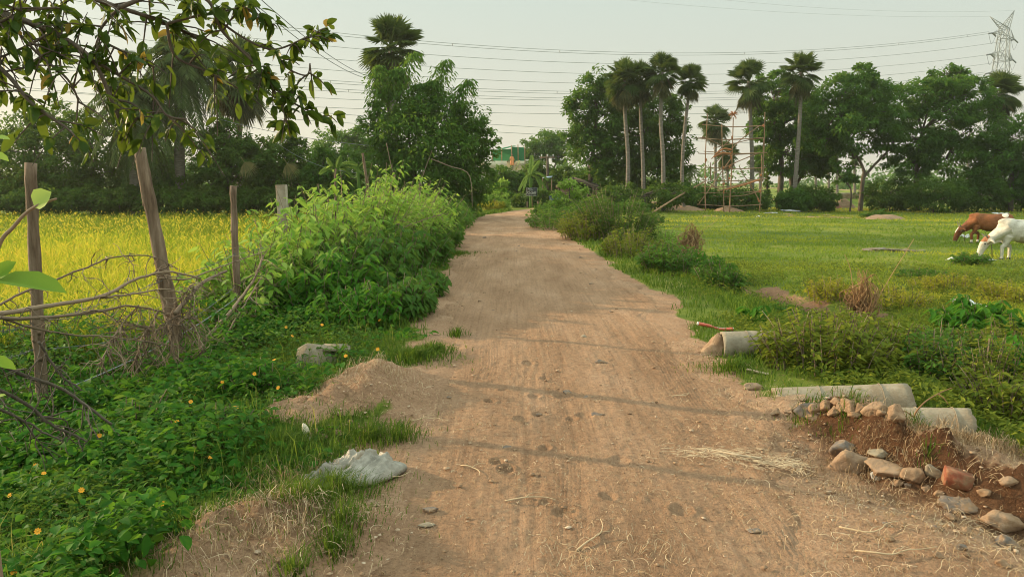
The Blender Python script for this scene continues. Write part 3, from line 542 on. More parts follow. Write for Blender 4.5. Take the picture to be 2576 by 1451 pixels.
# --- right: row of broad trees along the pasture
GR = 'broad trees along the far side of the pasture'
tree('shade_tree', 'tall narrow tree crowded between two fan palms', 60, 1960, [[(1968, 500), (1966, 420), (1960, 320)]], [(1945, 240, 55, 48), (1990, 300, 62, 60), (1930, 310, 48, 55), (1985, 390, 60, 50), (2040, 300, 40, 60), (1960, 200, 28, 22), (1935, 400, 30, 26)], 17000, .27, 'mid', GR, 140, r0=.26, clump=.24, shell=.66, per=60)
tree('shade_tree', 'broad tree with a pale trunk forking low into a wide Y', 56, 2165, [[(2163, 500), (2170, 455), (2172, 425), (2140, 365)], [(2170, 450), (2195, 420), (2238, 375), (2250, 350)], [(2150, 400), (2130, 340), (2120, 300)]],
     [(2150, 235, 75, 50), (2100, 290, 70, 55), (2205, 270, 70, 55), (2150, 330, 95, 48), (2235, 330, 46, 50), (2080, 350, 46, 36), (2170, 190, 46, 26), (2040, 340, 34, 40)], 24000, .25, 'mid', GR, 141, r0=.17, clump=.23, shell=.66, per=60)
tree('shade_tree', 'broad tree with dark trunk and a long low bough behind the brown cow', 57, 2310, [[(2300, 505), (2305, 450), (2310, 400), (2320, 330)], [(2305, 440), (2340, 410), (2380, 400)]],
     [(2320, 240, 60, 42), (2390, 215, 62, 42), (2440, 250, 60, 55), (2350, 310, 90, 55), (2450, 330, 70, 60), (2300, 360, 60, 46), (2400, 385, 80, 40), (2380, 185, 36, 22), (2290, 410, 50, 40)], 26000, .25, 'mid', GR, 142, r0=.22, clump=.23, shell=.66, per=60)
tree('shade_tree', 'lower bright tree cut off by the right edge of the view', 55, 2545, [[(2550, 505), (2545, 430), (2540, 380)]], [(2560, 340, 60, 42), (2520, 390, 50, 50), (2600, 390, 60, 60), (2560, 440, 70, 45), (2490, 440, 50, 40)], 15000, .24, 'mid', GR, 143, r0=.18, clump=.24, shell=.66, per=60)
tree('shade_tree', 'dark tree with a leaning pale trunk behind the right fan palm', 61, 2010, [[(1985, 505), (1990, 450), (2010, 390)], [(1990, 490), (2015, 445), (2050, 410)]], [(2030, 400, 50, 36), (2060, 380, 40, 40), (2075, 420, 30, 26)], 6000, .25, 'dark', GR, 144, r0=.22)
tree('sapling', 'small crooked sapling growing left of the forked tree', 55, 2140, [[(2150, 510), (2140, 475), (2110, 440), (2105, 400)], [(2130, 465), (2150, 440)]], [(2125, 435, 26, 24), (2150, 450, 18, 16), (2105, 405, 18, 12)], 1300, .22, 'mid', None, 145, r0=.07)
tree('sapling', 'slim tree hung with ivy right of the bamboo scaffold', 62, 1930, [[(1930, 500), (1931, 430), (1930, 370)]], [(1930, 470, 8, 30), (1931, 440, 7, 20)], 900, .18, 'mid', None, 146, r0=.1)
for k, (px, wd, lab) in enumerate(((-40, 70, 'low dark bush at the far left rim of the rice field'), (70, 70, 'low dark bush at the rice rim behind the first post'), (180, 65, 'low dark bush at the rice rim between the first two posts'), (300, 60, 'low dark bush at the rice rim left of the leaning post'), (410, 60, 'low dark bush at the rice rim right of the leaning post'), (510, 60, 'low dark bush at the rice rim left of the thin post'), (620, 60, 'low dark bush at the rice rim right of the thin post'), (730, 60, 'low dark bush at the rice rim behind the concrete post'))):
    tree('understory_bush', lab, 37.6, px, [[(px, 535), (px, 515)]], [(px, 503, wd, 26), (px + 30, 490, wd * .5, 24), (px - 35, 512, wd * .6, 18)], 4200, .17, 'dark', 'low bushes along the rice rim', 400 + k, cat='bush', r0=.05, limbs=False)
GU = 'dark bushes along the far edge of the pasture'
for k, (px, wd, hgt, lab, m) in enumerate(((1860, 70, 26, 'dark low bush behind the bamboo scaffold', 'dark'), (2040, 60, 30, 'dark bush under the leaning pale trunk', 'dark'), (2240, 60, 40, 'dark bush right of the forked trunk', 'dark'), (2350, 75, 40, 'dark bush below the long low bough', 'dark'), (2460, 70, 46, 'dark bush behind the white cow', 'dark'), (2570, 60, 48, 'dark bush at the right edge below the bright tree', 'dark'), (2000, 40, 22, 'low mid green bush beside the earth heap', 'mid'), (1760, 50, 30, 'mid green bush right of the four palms', 'mid'))):
    tree('understory_bush', lab, 54 + k % 3, px, [[(px, 520), (px, 505)]], [(px, 525 - hgt, wd, hgt), (px - wd * .5, 525 - hgt * .6, wd * .5, hgt * .6), (px + wd * .6, 525 - hgt * .7, wd * .5, hgt * .7)], 5500, .2, m, GU, 150 + k, cat='bush', r0=.06)
# --- middle distance round the houses
for k, (nm, lab, Y, px, bl, n, lf, m) in enumerate((
    ('bush', 'leafy bush below the roof terrace at the end of the road', 62, 1270, [(1262, 445, 30, 26), (1290, 450, 30, 22), (1310, 460, 26, 24), (1240, 470, 26, 30), (1280, 480, 40, 24)], 7500, .22, 'mid'),
    ('bush', 'dark tree crown behind the banana plant', 66, 1345, [(1350, 425, 34, 22), (1330, 450, 28, 30), (1370, 460, 34, 34)], 5500, .24, 'dark'),
    ('bush', 'dark spreading bush over the hut roof', 60, 1430, [(1430, 440, 38, 18), (1465, 445, 28, 18), (1405, 450, 26, 24), (1440, 465, 40, 22)], 5500, .22, 'dark'),
    ('bush', 'pale bushy weeds on the left where the road bends', 45, 1235, [(1230, 500, 26, 22), (1260, 505, 26, 18), (1205, 505, 20, 16)], 4200, .12, 'light'),
    ('bush', 'dark hedge behind the black notice board', 53, 1345, [(1320, 498, 30, 20), (1360, 498, 36, 22), (1395, 500, 30, 20), (1300, 505, 20, 14)], 5000, .16, 'dark'),
    ('bush', 'yellowish dry bush at the left of the road bend', 44, 1245, [(1240, 518, 30, 12), (1215, 522, 20, 10)], 1800, .10, 'yellow'),
    ('bush', 'green bush right of the road bend before the hut', 40, 1400, [(1385, 525, 40, 16), (1420, 520, 36, 18), (1360, 535, 24, 12)], 4500, .13, 'mid'),
    ('bush', 'low green weeds right of the light sapling', 38, 1500, [(1490, 525, 40, 16), (1540, 525, 40, 14), (1580, 520, 40, 12)], 4500, .13, 'mid'))):
    tree(nm, lab, Y, px, [[(px, 520), (px, 500)]], bl, n, lf, m, 'bushes where the road bends', 170 + k, cat='bush', r0=.05, limbs=False)
tree('sapling', 'light green young tree on the right verge before the hut', 30, 1434, [[(1440, 580), (1436, 530), (1432, 480), (1436, 455)], [(1436, 530), (1415, 500)], [(1436, 510), (1460, 490)]], [(1432, 480, 30, 26), (1410, 505, 24, 18), (1455, 500, 24, 20), (1435, 455, 12, 12), (1465, 480, 14, 12), (1395, 520, 14, 10), (1430, 530, 30, 16)], 2600, .11, 'light', None, 190, r0=.035, clump=.40, per=26)
tree('sapling', 'papaya plant with umbrella of leaves left of the notice board', 47, 1262, [[(1266, 515), (1262, 480), (1260, 462)]], [(1260, 460, 16, 10), (1256, 472, 18, 8)], 900, .2, 'light', None, 191, r0=.05)
# far wood on the horizon
mb = MB(); r = np.random.default_rng(9); bl = []
for k in range(150):
    Y = r.uniform(170, 300); x = r.uniform(-1.0, 1.0) * Y; hgt = r.uniform(2.5, 7); bl.append((x, Y, hgt * .5 - .5, r.uniform(5, 12), r.uniform(4, 7), hgt * .6))
cloud(mb, bl, 26000, 1.3, 5, clump=.35); tag(mb.build('far_wood', ML['mid']), 'far low tree line closing the horizon', 'wood', kind='stuff')

# ------------------------------------------------------------------ palms
def fan(mb, c, d, up, pet, rad, nseg, tone, spread=2.0, droop=.25):
    d = np.asarray(d, float) / np.linalg.norm(d); sd = np.cross(d, up); sd = sd / max(np.linalg.norm(sd), 1e-6); nn = np.cross(sd, d); e = c + d * pet
    mb.tube([c, c + d * pet * .5 + np.array([0, 0, .02]), e], [.022, .016, .012], 4, .8, False)
    a = np.linspace(-spread, spread, nseg); D = np.cos(a)[:, None] * d + np.sin(a)[:, None] * sd; L = rad * (1 - .25 * (a / spread)**2)
    mb.leaves(np.repeat(e[None], nseg, 0), D, np.repeat(nn[None], nseg, 0), L, rad * 2.0 * spread / nseg * .55, np.clip(tone + .12 * rng.normal(size=nseg), 0, 1), .3, droop)
def palm_crown(seed, kind):
    r = np.random.default_rng(seed); live, dead = MB(), MB(); z = np.array([0, 0, 1.])
    for k in range(40):
        el = R(r.uniform(-58, 88)); a = k * 2.4 + r.normal() * .2; d = np.array([math.cos(a) * math.cos(el), math.sin(a) * math.cos(el), math.sin(el)])
        fan(live, np.array([0, 0, r.uniform(-.1, .1)]), d, z + .3 * r.normal(size=3), .50 + .1 * r.random(), .62, 17, .25 + .5 * r.random() + .15 * (el > .6))
    for k in range(24 if kind else 12):
        el = R(r.uniform(-82, -42)); a = k * 2.4 + .7; d = np.array([math.cos(a) * math.cos(el), math.sin(a) * math.cos(el), math.sin(el)])
        fan(dead, np.array([0, 0, -.06 - .25 * r.random()]), d, np.array([math.cos(a), math.sin(a), .2]), .34 + .3 * r.random(), .55, 12, r.random(), 1.1, .5)
    return live.data('live_fronds'), dead.data('dead_fronds')
CROWNS = [palm_crown(s, k) for s, k in ((1, 0), (2, 1), (3, 0))]
def fan_palm(label, Y, trunk, crad, kind, rt=.17, group='fan palms', seed=0, rise=.0):
    f = foot(trunk[0][0], Y); t = thing('fan_palm', label, 'palm tree', f, group)
    p = [f - np.array([0, 0, .2])] + [at(x, y, Y) for x, y in trunk[1:]]; p = bez(p, 16)
    MB().tube(p, np.linspace(rt * 1.15, rt * .8, 16), 10, bump=.05).build('trunk', M_palmbark, t, f, True)
    s = crad * m_per_px(Y)
    for nm, me, m in (('live_fronds', CROWNS[kind][0], ML['palm']), ('dead_fronds', CROWNS[kind][1], ML['dead'])):
        o = bpy.data.objects.new(nm, me); C.objects.link(o); o.parent = t
        if not me.materials: me.materials.append(m)
        o.location = p[-1] - f; o.scale = (s, s, s * 1.05); o.rotation_euler = (0, 0, seed * 1.3)
    return t
G4 = 'four fan palms in the middle'
fan_palm('leftmost of the four tall fan palms, with an untidy brown skirt', 52, [(1578, 500), (1580, 400), (1573, 300), (1570, 200)], 50, 1, .135, G4, 1)
fan_palm('second of the four tall fan palms from the left', 52.5, [(1620, 500), (1617, 400), (1612, 300), (1610, 198)], 44, 1, .12, G4, 2)
fan_palm('tallest of the four fan palms, third from the left', 51, [(1670, 500), (1668, 400), (1662, 300), (1666, 182)], 46, 2, .135, G4, 3)
fan_palm('rightmost of the four tall fan palms, leaning with curved bare trunk', 52, [(1722, 500), (1716, 440), (1722, 330), (1738, 202)], 40, 0, .12, G4, 4)
fan_palm('fan palm with ragged side fronds left of the crowded tall tree', 57, [(1893, 510), (1892, 400), (1888, 300), (1884, 205)], 54, 0, .15, 'fan palms beside the pasture', 5)
fan_palm('tallest fan palm on the right, top above the trees', 55, [(1996, 510), (2005, 400), (2012, 300), (2016, 182)], 50, 2, .15, 'fan palms beside the pasture', 6)
fan_palm('fan palm in front of the steel pylon', 58, [(2502, 505), (2500, 420), (2508, 320), (2518, 235)], 52, 2, .15, 'fan palms beside the pasture', 7)
fan_palm('fan palm standing above the tall bushy roadside tree', 39, [(1000, 520), (995, 400), (990, 250), (985, 120)], 78, 0, .2, None, 8)
fan_palm('palm over the roadside tree, the lower fan of fronds', 39.5, [(985, 520), (985, 400), (982, 280), (980, 190)], 48, 1, .18, None, 9)
fan_palm('fan palm with shaggy grey skirt behind the rice field', 42, [(600, 530), (604, 420), (602, 320), (600, 185)], 88, 1, .16, None, 10)
for k, (lab, Y, tr, cr, kd) in enumerate((
    ('small fan palm behind the left half of the scaffold', 82, [(1800, 480), (1800, 400), (1800, 305)], 40, 1),
    ('second small fan palm low behind the scaffold', 84, [(1832, 480), (1830, 430), (1828, 385)], 30, 1),
    ('small fan palm seen through the right half of the scaffold', 92, [(1912, 480), (1912, 430), (1910, 395)], 30, 0),
    ('far small palm in the gap left of the forked trunk', 95, [(2150, 480), (2150, 430), (2152, 395)], 18, 0),
    ('far palm with bare trunk between sapling and forked tree', 90, [(2106, 480), (2106, 400), (2104, 370)], 20, 0),
    ('far short palm under the dark leaning tree', 98, [(2052, 480), (2052, 430), (2050, 405)], 24, 1),
    ('far palm just left of the dark bush row', 94, [(2085, 480), (2085, 440), (2083, 400)], 20, 1),
    ('far palm trunk in the gap right of the long low bough', 93, [(2436, 480), (2436, 420), (2436, 360)], 18, 0))):
    fan_palm(lab, Y, tr, cr, kd, .15, 'distant fan palms beyond the pasture', 11 + k)
def feather_palm(name, label, Y, trunk, length, nf, seed, rt, el0, el1, m='palm', cat='palm tree', lw=.022):
    f = foot(trunk[0][0], Y); t = thing(name, label, cat, f); r = np.random.default_rng(seed); L = length * m_per_px(Y)
    p = bez([f - np.array([0, 0, .2])] + [at(x, y, Y) for x, y in trunk[1:]], 14)
    MB().tube(p, np.linspace(rt * 1.2, rt, 14), 10, bump=.12).build('trunk', M_palmbark, t, f, True); mb = MB(); c = p[-1]
    for k in range(nf):
        el = R(el0 + (el1 - el0) * (k + .5) / nf); a = k * 2.4; h = np.array([math.cos(a), math.sin(a), 0]); tt = np.linspace(0, 1, 20); ln = L * r.uniform(.8, 1.1)
        q = c + h * (math.cos(el) * tt * ln * (1 - .18 * tt))[:, None] + np.array([0, 0, 1.]) * (math.sin(el) * tt * ln - .55 * ln * tt**2.2)[:, None]
        mb.tube(q, np.linspace(.03, .006, 20), 4, .8, False); T = nrm(np.gradient(q, axis=0)); sd = nrm(np.cross(T, np.array([0, 0, 1.]))); nn = np.cross(sd, T)
        for s_ in (-1, 1):
            for o_ in (0, .5):
                i = np.arange(2, 19); P = q[i] + (q[i + 1] - q[i]) * o_; D = T[i] * .55 + s_ * sd[i] * .8 + np.array([0, 0, -.35]) + .1 * r.normal(size=(17, 3))
                mb.leaves(P, D, nn[i], L * .24 * np.sin(np.pi * (.15 + .8 * i / 20)), lw * length / 60, np.clip(.4 + .3 * r.random() + .1 * r.normal(size=17), 0, 1), .2, .25)
    mb.build('fronds', ML[m], t, f); return t
feather_palm('feather_palm', 'feather palm with fronds hanging to the field behind the leaning post', 38, [(338, 530), (342, 440), (345, 340), (345, 250)], 150, 70, 3, .26, 70, -80)
feather_palm('feather_palm', 'taller feather palm with arching dark fronds left of the fan palm', 39, [(452, 530), (452, 400), (452, 300), (455, 165)], 150, 66, 4, .22, 88, -70)
feather_palm('coconut_palm', 'small coconut palm seen right of the leaning fan palm', 88, [(1735, 490), (1736, 450), (1736, 432)], 42, 20, 5, .13, 70, -35)
feather_palm('coconut_palm', 'little coconut palm behind the hut roof', 86, [(1490, 480), (1490, 455), (1490, 447)], 34, 16, 6, .12, 60, -30)
def broad_leaf_plant(name, label, Y, base, top, fr, seed, cat='banana plant'):
    f = foot(base, Y); t = thing(name, label, cat, f); r = np.random.default_rng(seed); c = at(*top, Y); m = m_per_px(Y); mb = MB()
    MB().tube(bez([f, (f + c) / 2 + r.normal(size=3) * .03, c], 8), np.linspace(.11, .06, 8), 8).build('stem', ML['banana'], t, f, True)
    for dx, dy, wd, arch in fr:
        e = at(top[0] + dx, top[1] + dy, Y + r.uniform(-.5, .5)); tt = np.linspace(0, 1, 14)[:, None]; q = c + (e - c) * tt + np.array([0, 0, 1.]) * (arch * m * np.sin(np.pi * tt**.8)); T = nrm(np.gradient(q, axis=0))
        mb.tube(q, np.linspace(.035, .012, 14), 4, .95, False); sd = nrm(np.cross(T, np.array([0, .6, .6]))); nn = np.cross(sd, T); i = np.arange(2, 14)
        for s_ in (-1, 1):
            mb.leaves(q[i], s_ * sd[i] * .6 + T[i] * .7 + np.array([0, 0, -.5]), nn[i], wd * m * (.3 + .4 * np.sin(np.pi * i / 14)), wd * m * .45, np.clip(.4 + .3 * r.random(12), 0, 1), .15, .2)
    mb.build('leaves', ML['banana'], t, f); return t
broad_leaf_plant('banana_plant', 'pale green banana plant with drooping leaves above the notice board', 51, 1335, (1334, 445), [(-28, 32, 11, 12), (-18, 36, 10, 16), (42, 34, 11, 14), (28, 30, 11, 18), (4, -52, 12, 4), (22, -40, 11, 4), (44, 6, 11, 14), (-10, -24, 10, 6), (2, 40, 9, 4)], 1)
broad_leaf_plant('banana_plant', 'banana plant with torn leaves behind the weeds left of the road', 30, 845, (846, 432), [(-20, -34, 15, 3), (10, -38, 15, 3), (50, -20, 16, 14), (40, 10, 15, 16), (-40, 2, 15, 14), (70, 6, 15, 20)], 2)
broad_leaf_plant('banana_plant', 'second low banana plant beside the roadside tree', 31, 905, (900, 430), [(-40, -12, 15, 12), (30, -22, 15, 10), (-20, -32, 14, 4), (40, 14, 14, 14)], 3)
for px, py, lab in ((605, 395, 'dry fan leaf hanging in the thicket, the left of two'), (712, 398, 'dry fan leaf hanging in the thicket, the right of two')):
    c = at(px, py, 37.2); mb = MB(); fan(mb, c, np.array([.5, -.3, -.6]), np.array([0, -1., .3]), .35, .85, 15, .7, 1.0, .3)
    o = mb.build('dry_fan_leaf', ML['dead'], None, c); tag(o, lab, 'dry leaf', 'dry fan leaves caught in the thicket')
# ------------------------------------------------------------------ shrubs and weeds on the verges
def weeds(name, label, cx, cy, rx, ry, h, nst, L, m, seed, group=None, cat='shrub', nl=26, droop=.7, aspect=.42, lean=.35, stemmat=None, dome=.5, big=False):
    r = np.random.default_rng(seed); f = np.array([cx, cy, float(H(cx, cy))]); t = thing(name, label, cat, f, group); ms, ml = MB(), MB()
    a = r.random(nst) * 6.28; q = np.sqrt(r.random(nst)); X = cx + rx * q * np.cos(a); Y = cy + ry * q * np.sin(a); Z = H(X, Y); hh = h * (1 - dome * q**2) * (.7 + .45 * r.random(nst))
    Ld = np.stack([np.cos(a) + .5 * r.normal(size=nst), np.sin(a) + .5 * r.normal(size=nst), 0 * a], -1) * (lean * hh)[:, None] * (.3 + .7 * q)[:, None]
    tt = np.linspace(0, 1, 6)[:, None]; P = np.stack([X, Y, Z], -1)
    for i in range(nst):
        (ms if nst >= 40 else ml).tube(P[i] + np.array([0, 0, 1.]) * hh[i] * tt + Ld[i] * tt**1.6, np.linspace(.007, .003, 6), 4, r.random(), False)
    u_ = .12 + .88 * r.random((nst, nl))**.75; Q = P[:, None] + np.array([0, 0, 1.]) * (hh[:, None] * u_)[..., None] + Ld[:, None] * (u_**1.6)[..., None]
    Q = Q.reshape(-1, 3); n = len(Q); b = r.random(n) * 6.28; D = np.stack([np.cos(b), np.sin(b), .35 - droop * (.4 + r.random(n))], -1)
    Q = Q + np.stack([np.cos(b), np.sin(b), 0 * b], -1) * (.05 * r.random(n) * h)[:, None]; N = np.array([0, 0, 1.]) + .45 * r.normal(size=(n, 3)); N[:, :2] += D[:, :2] * .4
    tn = np.clip(.15 + .35 * np.repeat(r.random(nst), nl) + .4 * r.random(n), 0, 1); ln = L * (.55 + .8 * r.random(n))
    (ml.bigleaves(Q, D, N, ln, ln * aspect, tn, droop * .5) if big else ml.leaves(Q, D, N, ln, ln * aspect, tn, .2, droop * .4))
    if nst >= 40: ms.build('stems', stemmat or M_twig, t, f)
    ml.build('leaves', ML[m], t, f); return t
GH = 'weed shrubs along the fence'
for k, (px, Y, dx, rx, ry, h, nst, L, m, lab) in enumerate((
    (610, 9.9, 0, .55, .55, 1.05, 60, .13, 'light', 'pale green weed bush just right of the third wooden post'),
    (690, 10.8, 0, .6, .7, 1.30, 80, .13, 'light', 'pale green weed bush in front of the concrete post'),
    (560, 10.4, 0, .5, .5, .85, 45, .13, 'light', 'pale low weed bush spilling into the rice field'),
    (790, 12.2, 0, .75, .9, 1.60, 100, .14, 'light', 'tall pale weed bush right of the concrete post'),
    (880, 13.8, 0, .8, 1.0, 1.85, 120, .14, 'light', 'tallest pale weed bush round the crooked stick'),
    (960, 15.8, 0, .9, 1.2, 1.9, 120, .14, 'light', 'tall pale weed bush at the foot of the slanted dead stem'),
    (1010, 18.6, 0, 1.0, 1.5, 1.75, 120, .14, 'light', 'broad weed bush before the large roadside tree'),
    (1060, 22.5, 0, 1.1, 1.8, 1.35, 110, .15, 'mid', 'darker weed bush at the foot of the roadside tree'),
    (1105, 27.5, 0, 1.2, 2.4, 1.0, 100, .15, 'mid', 'low dark weed bush where the road narrows'),
    (1145, 34, 0, .9, 2.2, .8, 70, .15, 'mid', 'farthest low weed bush at the left road edge'),
    (780, 10.2, 0, .75, .8, .85, 85, .12, 'lush', 'lush green bush with hanging leaves below the pale weeds'),
    (880, 11.4, 0, .8, .9, .95, 90, .12, 'mid', 'mid green bush in front of the tall pale weeds'),
    (960, 12.8, 0, .8, 1.0, .95, 90, .12, 'mid', 'mid green bush with bare twigs near the road'),
    (1030, 15.5, 0, .75, 1.3, .8, 90, .12, 'mid', 'mid green bush along the road beyond the bare twigs'),
    (1080, 19.5, 0, .75, 1.6, .75, 90, .13, 'mid', 'rounded green bush nearest the narrowing road'),
    (1000, 9.6, 0, .45, .6, .38, 55, .10, 'mid', 'low broad leaved bush among the orange flowers'),
    (900, 9.0, 0, .5, .5, .40, 55, .09, 'lush', 'low grey green bush left of the orange flowers'),
    (1050, 11.5, 0, .4, .9, .32, 55, .09, 'mid', 'low weed patch at the inner road edge'))):
    x = at(px, 700, Y)[0]; weeds('weed_shrub', lab, x, Y, rx, ry, h + .12, int(nst * 1.35), L, m, 300 + k, GH, big=Y < 13)
for k, (px, py, rx, ry, h, nst, L, m, lab) in enumerate((
    (330, 985, .40, .35, .50, 60, .075, 'lush', 'bright leafy clump in front of the heap of dead twigs'), (190, 1040, .40, .35, .42, 55, .07, 'lush', 'leafy clump at the foot of the first fence post'), (560, 900, .35, .35, .40, 50, .07, 'mid', 'dark leafy clump right of the leaning post foot'), (470, 1010, .4, .35, .42, 55, .075, 'lush', 'leafy clump between the dead twigs and the concrete block'),
    (640, 1000, .35, .3, .32, 45, .06, 'lush', 'low leafy clump left of the concrete block'), (330, 1130, .40, .3, .36, 55, .07, 'mid', 'broad leaved clump in the middle of the left bank'), (120, 1190, .35, .3, .40, 55, .075, 'lush', 'leafy clump with pale tips at the left edge of the bank'), (500, 1130, .30, .26, .28, 45, .06, 'mid', 'small leafy clump above the bright grass tufts'), (120, 940, .5, .5, .55, 60, .08, 'mid', 'weed clump behind the lower dead branches'), (280, 890, .5, .45, .55, 60, .08, 'mid', 'weed clump under the sagging dead branch'), (30, 860, .5, .5, .6, 60, .08, 'mid', 'weed clump behind the first post at the field rim'), (220, 830, .6, .4, .55, 60, .09, 'mid', 'tall weed clump at the near rim of the rice field'))):
    c = on(px, py); weeds('weed_shrub', lab, c[0], c[1], rx, ry, h, nst, L, m, 420 + k, 'leafy clumps on the left bank', nl=24, droop=.45, big=True, aspect=.5)
GV = 'shrubs along the right verge'
for k, (px, py, rx, ry, h, nst, L, m, lab, nl) in enumerate((
    (1555, 612, 1.05, .9, 1.55, 170, .10, 'dark', 'large round dark shrub on the right verge', 34),
    (1480, 600, .8, .9, .95, 120, .09, 'olive', 'olive brown shrub left of the round dark shrub', 28),
    (1400, 575, .9, 1.8, .8, 110, .12, 'mid', 'low green shrub beside the bend on the right', 26),
    (1460, 560, 1.1, 2., 1.05, 120, .13, 'mid', 'green shrub behind the olive brown shrub', 26),
    (1590, 650, .6, .7, .7, 90, .08, 'olive', 'small olive shrub in front of the round dark shrub', 26),
    (1660, 640, .65, .7, .85, 100, .10, 'light', 'light green shrub left of the first dry stalk bush', 24),
    (1690, 690, .55, .6, .6, 90, .10, 'mid', 'small green shrub below the first dry stalk bush', 24),
    (1760, 700, .6, .6, .6, 100, .10, 'lush', 'leafy shrub at the head of the ditch', 26),
    (1810, 730, .35, .35, .4, 50, .10, 'mid', 'narrow leafy shrub hanging into the ditch', 24),
    (1640, 560, .6, .8, .6, 60, .10, 'mid', 'low clump by the foot of the bamboo prop', 24),
    (1900, 815, .14, .14, .22, 14, .10, 'lush', 'seedling with broad leaves above the near ditch end', 12),
    (1965, 800, .12, .12, .22, 12, .10, 'mid', 'small drooping seedling beside the ditch', 12),
    (2085, 750, .5, .5, .32, 75, .07, 'yellow', 'round yellow green weed clump beyond the ditch', 22),
    (2070, 930, .55, .40, .45, 110, .075, 'olive', 'dense olive weed clump over the middle pipe', 26),
    (2200, 920, .55, .45, .45, 110, .075, 'olive', 'tall olive weed clump right of the second dry bush', 26),
    (2330, 960, .6, .5, .42, 110, .07, 'mid', 'green weed clump behind the large concrete pipe', 26),
    (2460, 840, .55, .45, .45, 70, .14, 'lush', 'bright leafy plant with large lobed leaves', 16),
    (2480, 1010, .5, .4, .5, 110, .06, 'olive', 'feathery olive weed at the right edge by the pipes', 28),
    (2560, 1000, .4, .4, .5, 90, .10, 'lush', 'lush green plant cut by the right edge', 22),
    (2250, 770, .6, .6, .30, 70, .06, 'yellow', 'yellow weed patch right of the second dry bush', 22),
    (2400, 730, .8, .7, .26, 80, .07, 'yellow', 'wide yellow weed patch in the pasture', 22),
    (2560, 760, .6, .6, .3, 70, .07, 'yellow', 'yellow weed patch at the right edge of the pasture', 22),
    (2330, 700, .7, .8, .22, 60, .07, 'mid', 'low green weed tuft behind the yellow patch', 20),
    (2440, 665, .45, .4, .34, 60, .10, 'mid', 'leafy clump in front of the white cow', 20),
    (2205, 548, .9, .6, .5, 40, .2, 'mid', 'small plant on the earth mound at the far pasture edge', 16),
    (2550, 900, .6, .6, .4, 90, .07, 'olive', 'olive weeds below the bright leafy plant', 24),
    (2380, 890, .6, .6, .32, 80, .07, 'mid', 'mixed green weeds left of the bright leafy plant', 24),
    (2130, 830, .5, .5, .26, 70, .07, 'olive', 'low olive weeds at the foot of the second dry bush', 22),
    (2530, 1080, .35, .3, .4, 80, .07, 'olive', 'weed clump right of the near pipe', 24))):
    c = on(px, py); weeds('weed_shrub', lab, c[0], c[1], rx, ry, h * (1.25 if py > 700 else 1.), nst, L, m, 340 + k, GV, nl=nl, droop=.5 if m not in ('lush',) else .8, big=py > 800 and L > .09)
# low mixed weeds covering the near right bank
X, Y, r = sample(8500, 4.6, 20, 1.3, lambda y: xr(y) + .7, lambda y: .74 * y + 2.5, 61)
k = (r.random(len(X)) > soilmask(X, Y) * 1.6) & (r.random(len(X)) < smooth(-.35, .3, fbm(X * .8, Y * .8, 3) + .25 * smooth(0, 3, X - xr(Y)))); X, Y = X[k], Y[k]; q = len(X); mb = MB(); bp = pts(X, Y)
hc = .08 + .16 * np.clip(fbm(X * .9 + 4, Y * .9, 3) + .4, 0, 1)
for j in range(12):
    a = r.random(q) * 6.28; D = np.stack([np.cos(a), np.sin(a), .5 * r.normal(size=q) + .3], -1); L = .035 + .045 * r.random(q)
    mb.leaves(bp + np.stack([.07 * r.normal(size=q), .07 * r.normal(size=q), hc * r.random(q)], -1), D, np.stack([.4 * r.normal(size=q), .4 * r.normal(size=q), np.ones(q)], -1), L * (1 + .02 * Y), L * .4, np.clip(.4 + .5 * fbm(X * .6, Y * .6, 3) + .25 * r.normal(size=q), 0, 1), .2, .2)
tag(mb.build('low_weeds', ML['olive']), 'low mixed weeds covering the right bank and pasture edge', 'weeds', kind='stuff')
# dry stalk bushes
def drybush(label, px, py, h, rx, n, seed, tips=()):
    f = on(px, py); t = thing('dry_bush', label, 'dry bush', f, 'dry stalk bushes on the right'); r = np.random.default_rng(seed); mb = MB()
    for k in range(n):
        a = r.random() * 6.28; q = r.random()**.6 * rx; hh = h * r.uniform(.45, 1.05); p = [f + np.array([.3 * q * math.cos(a), .3 * q * math.sin(a), -.02])]
        for j in range(5):
            z = hh * (j + 1) / 5; p.append(f + np.array([q * math.cos(a) * (.4 + .6 * math.sin(j * .7)) + .05 * r.normal() * h, q * math.sin(a) * .7 + .05 * r.normal() * h, z * (1 - .5 * (q / rx) * (j / 5)**2)]))
        mb.tube(bez(p, 12), np.linspace(.009, .003, 12) * (h / .8 + .4), 4, r.random(), False)
        for j in range(2):
            s_ = p[3] if j else p[5]; e = s_ + np.array([.2 * r.normal() * rx * 2, .2 * r.normal() * rx * 2, -h * r.uniform(.1, .6)]); mb.tube(bez([s_, (s_ + e) / 2 + .06 * h * r.normal(size=3), e], 6), np.linspace(.004, .002, 6), 3, r.random(), False)
    for tp in tips: mb.tube(bez([f + np.array([0, 0, .2 * h])] + [at(x, y, f[1]) for x, y in tp], 14), np.linspace(.01, .004, 14), 5, .8, False)
    mb.build('stalks', M_drystem, t, f)
drybush('dry brown stalk bush leaning over the weeds beyond the near ditch', 2165, 812, .95, .30, 75, 1, ([(2200, 760), (2250, 680), (2300, 600)], [(2150, 760), (2140, 680), (2125, 640)]))
drybush('smaller dry brown stalk bush among green shrubs farther along the verge', 1738, 655, 1.15, .32, 95, 2, ([(1735, 600), (1720, 570), (1690, 575)], [(1740, 600), (1790, 565), (1810, 545)]))

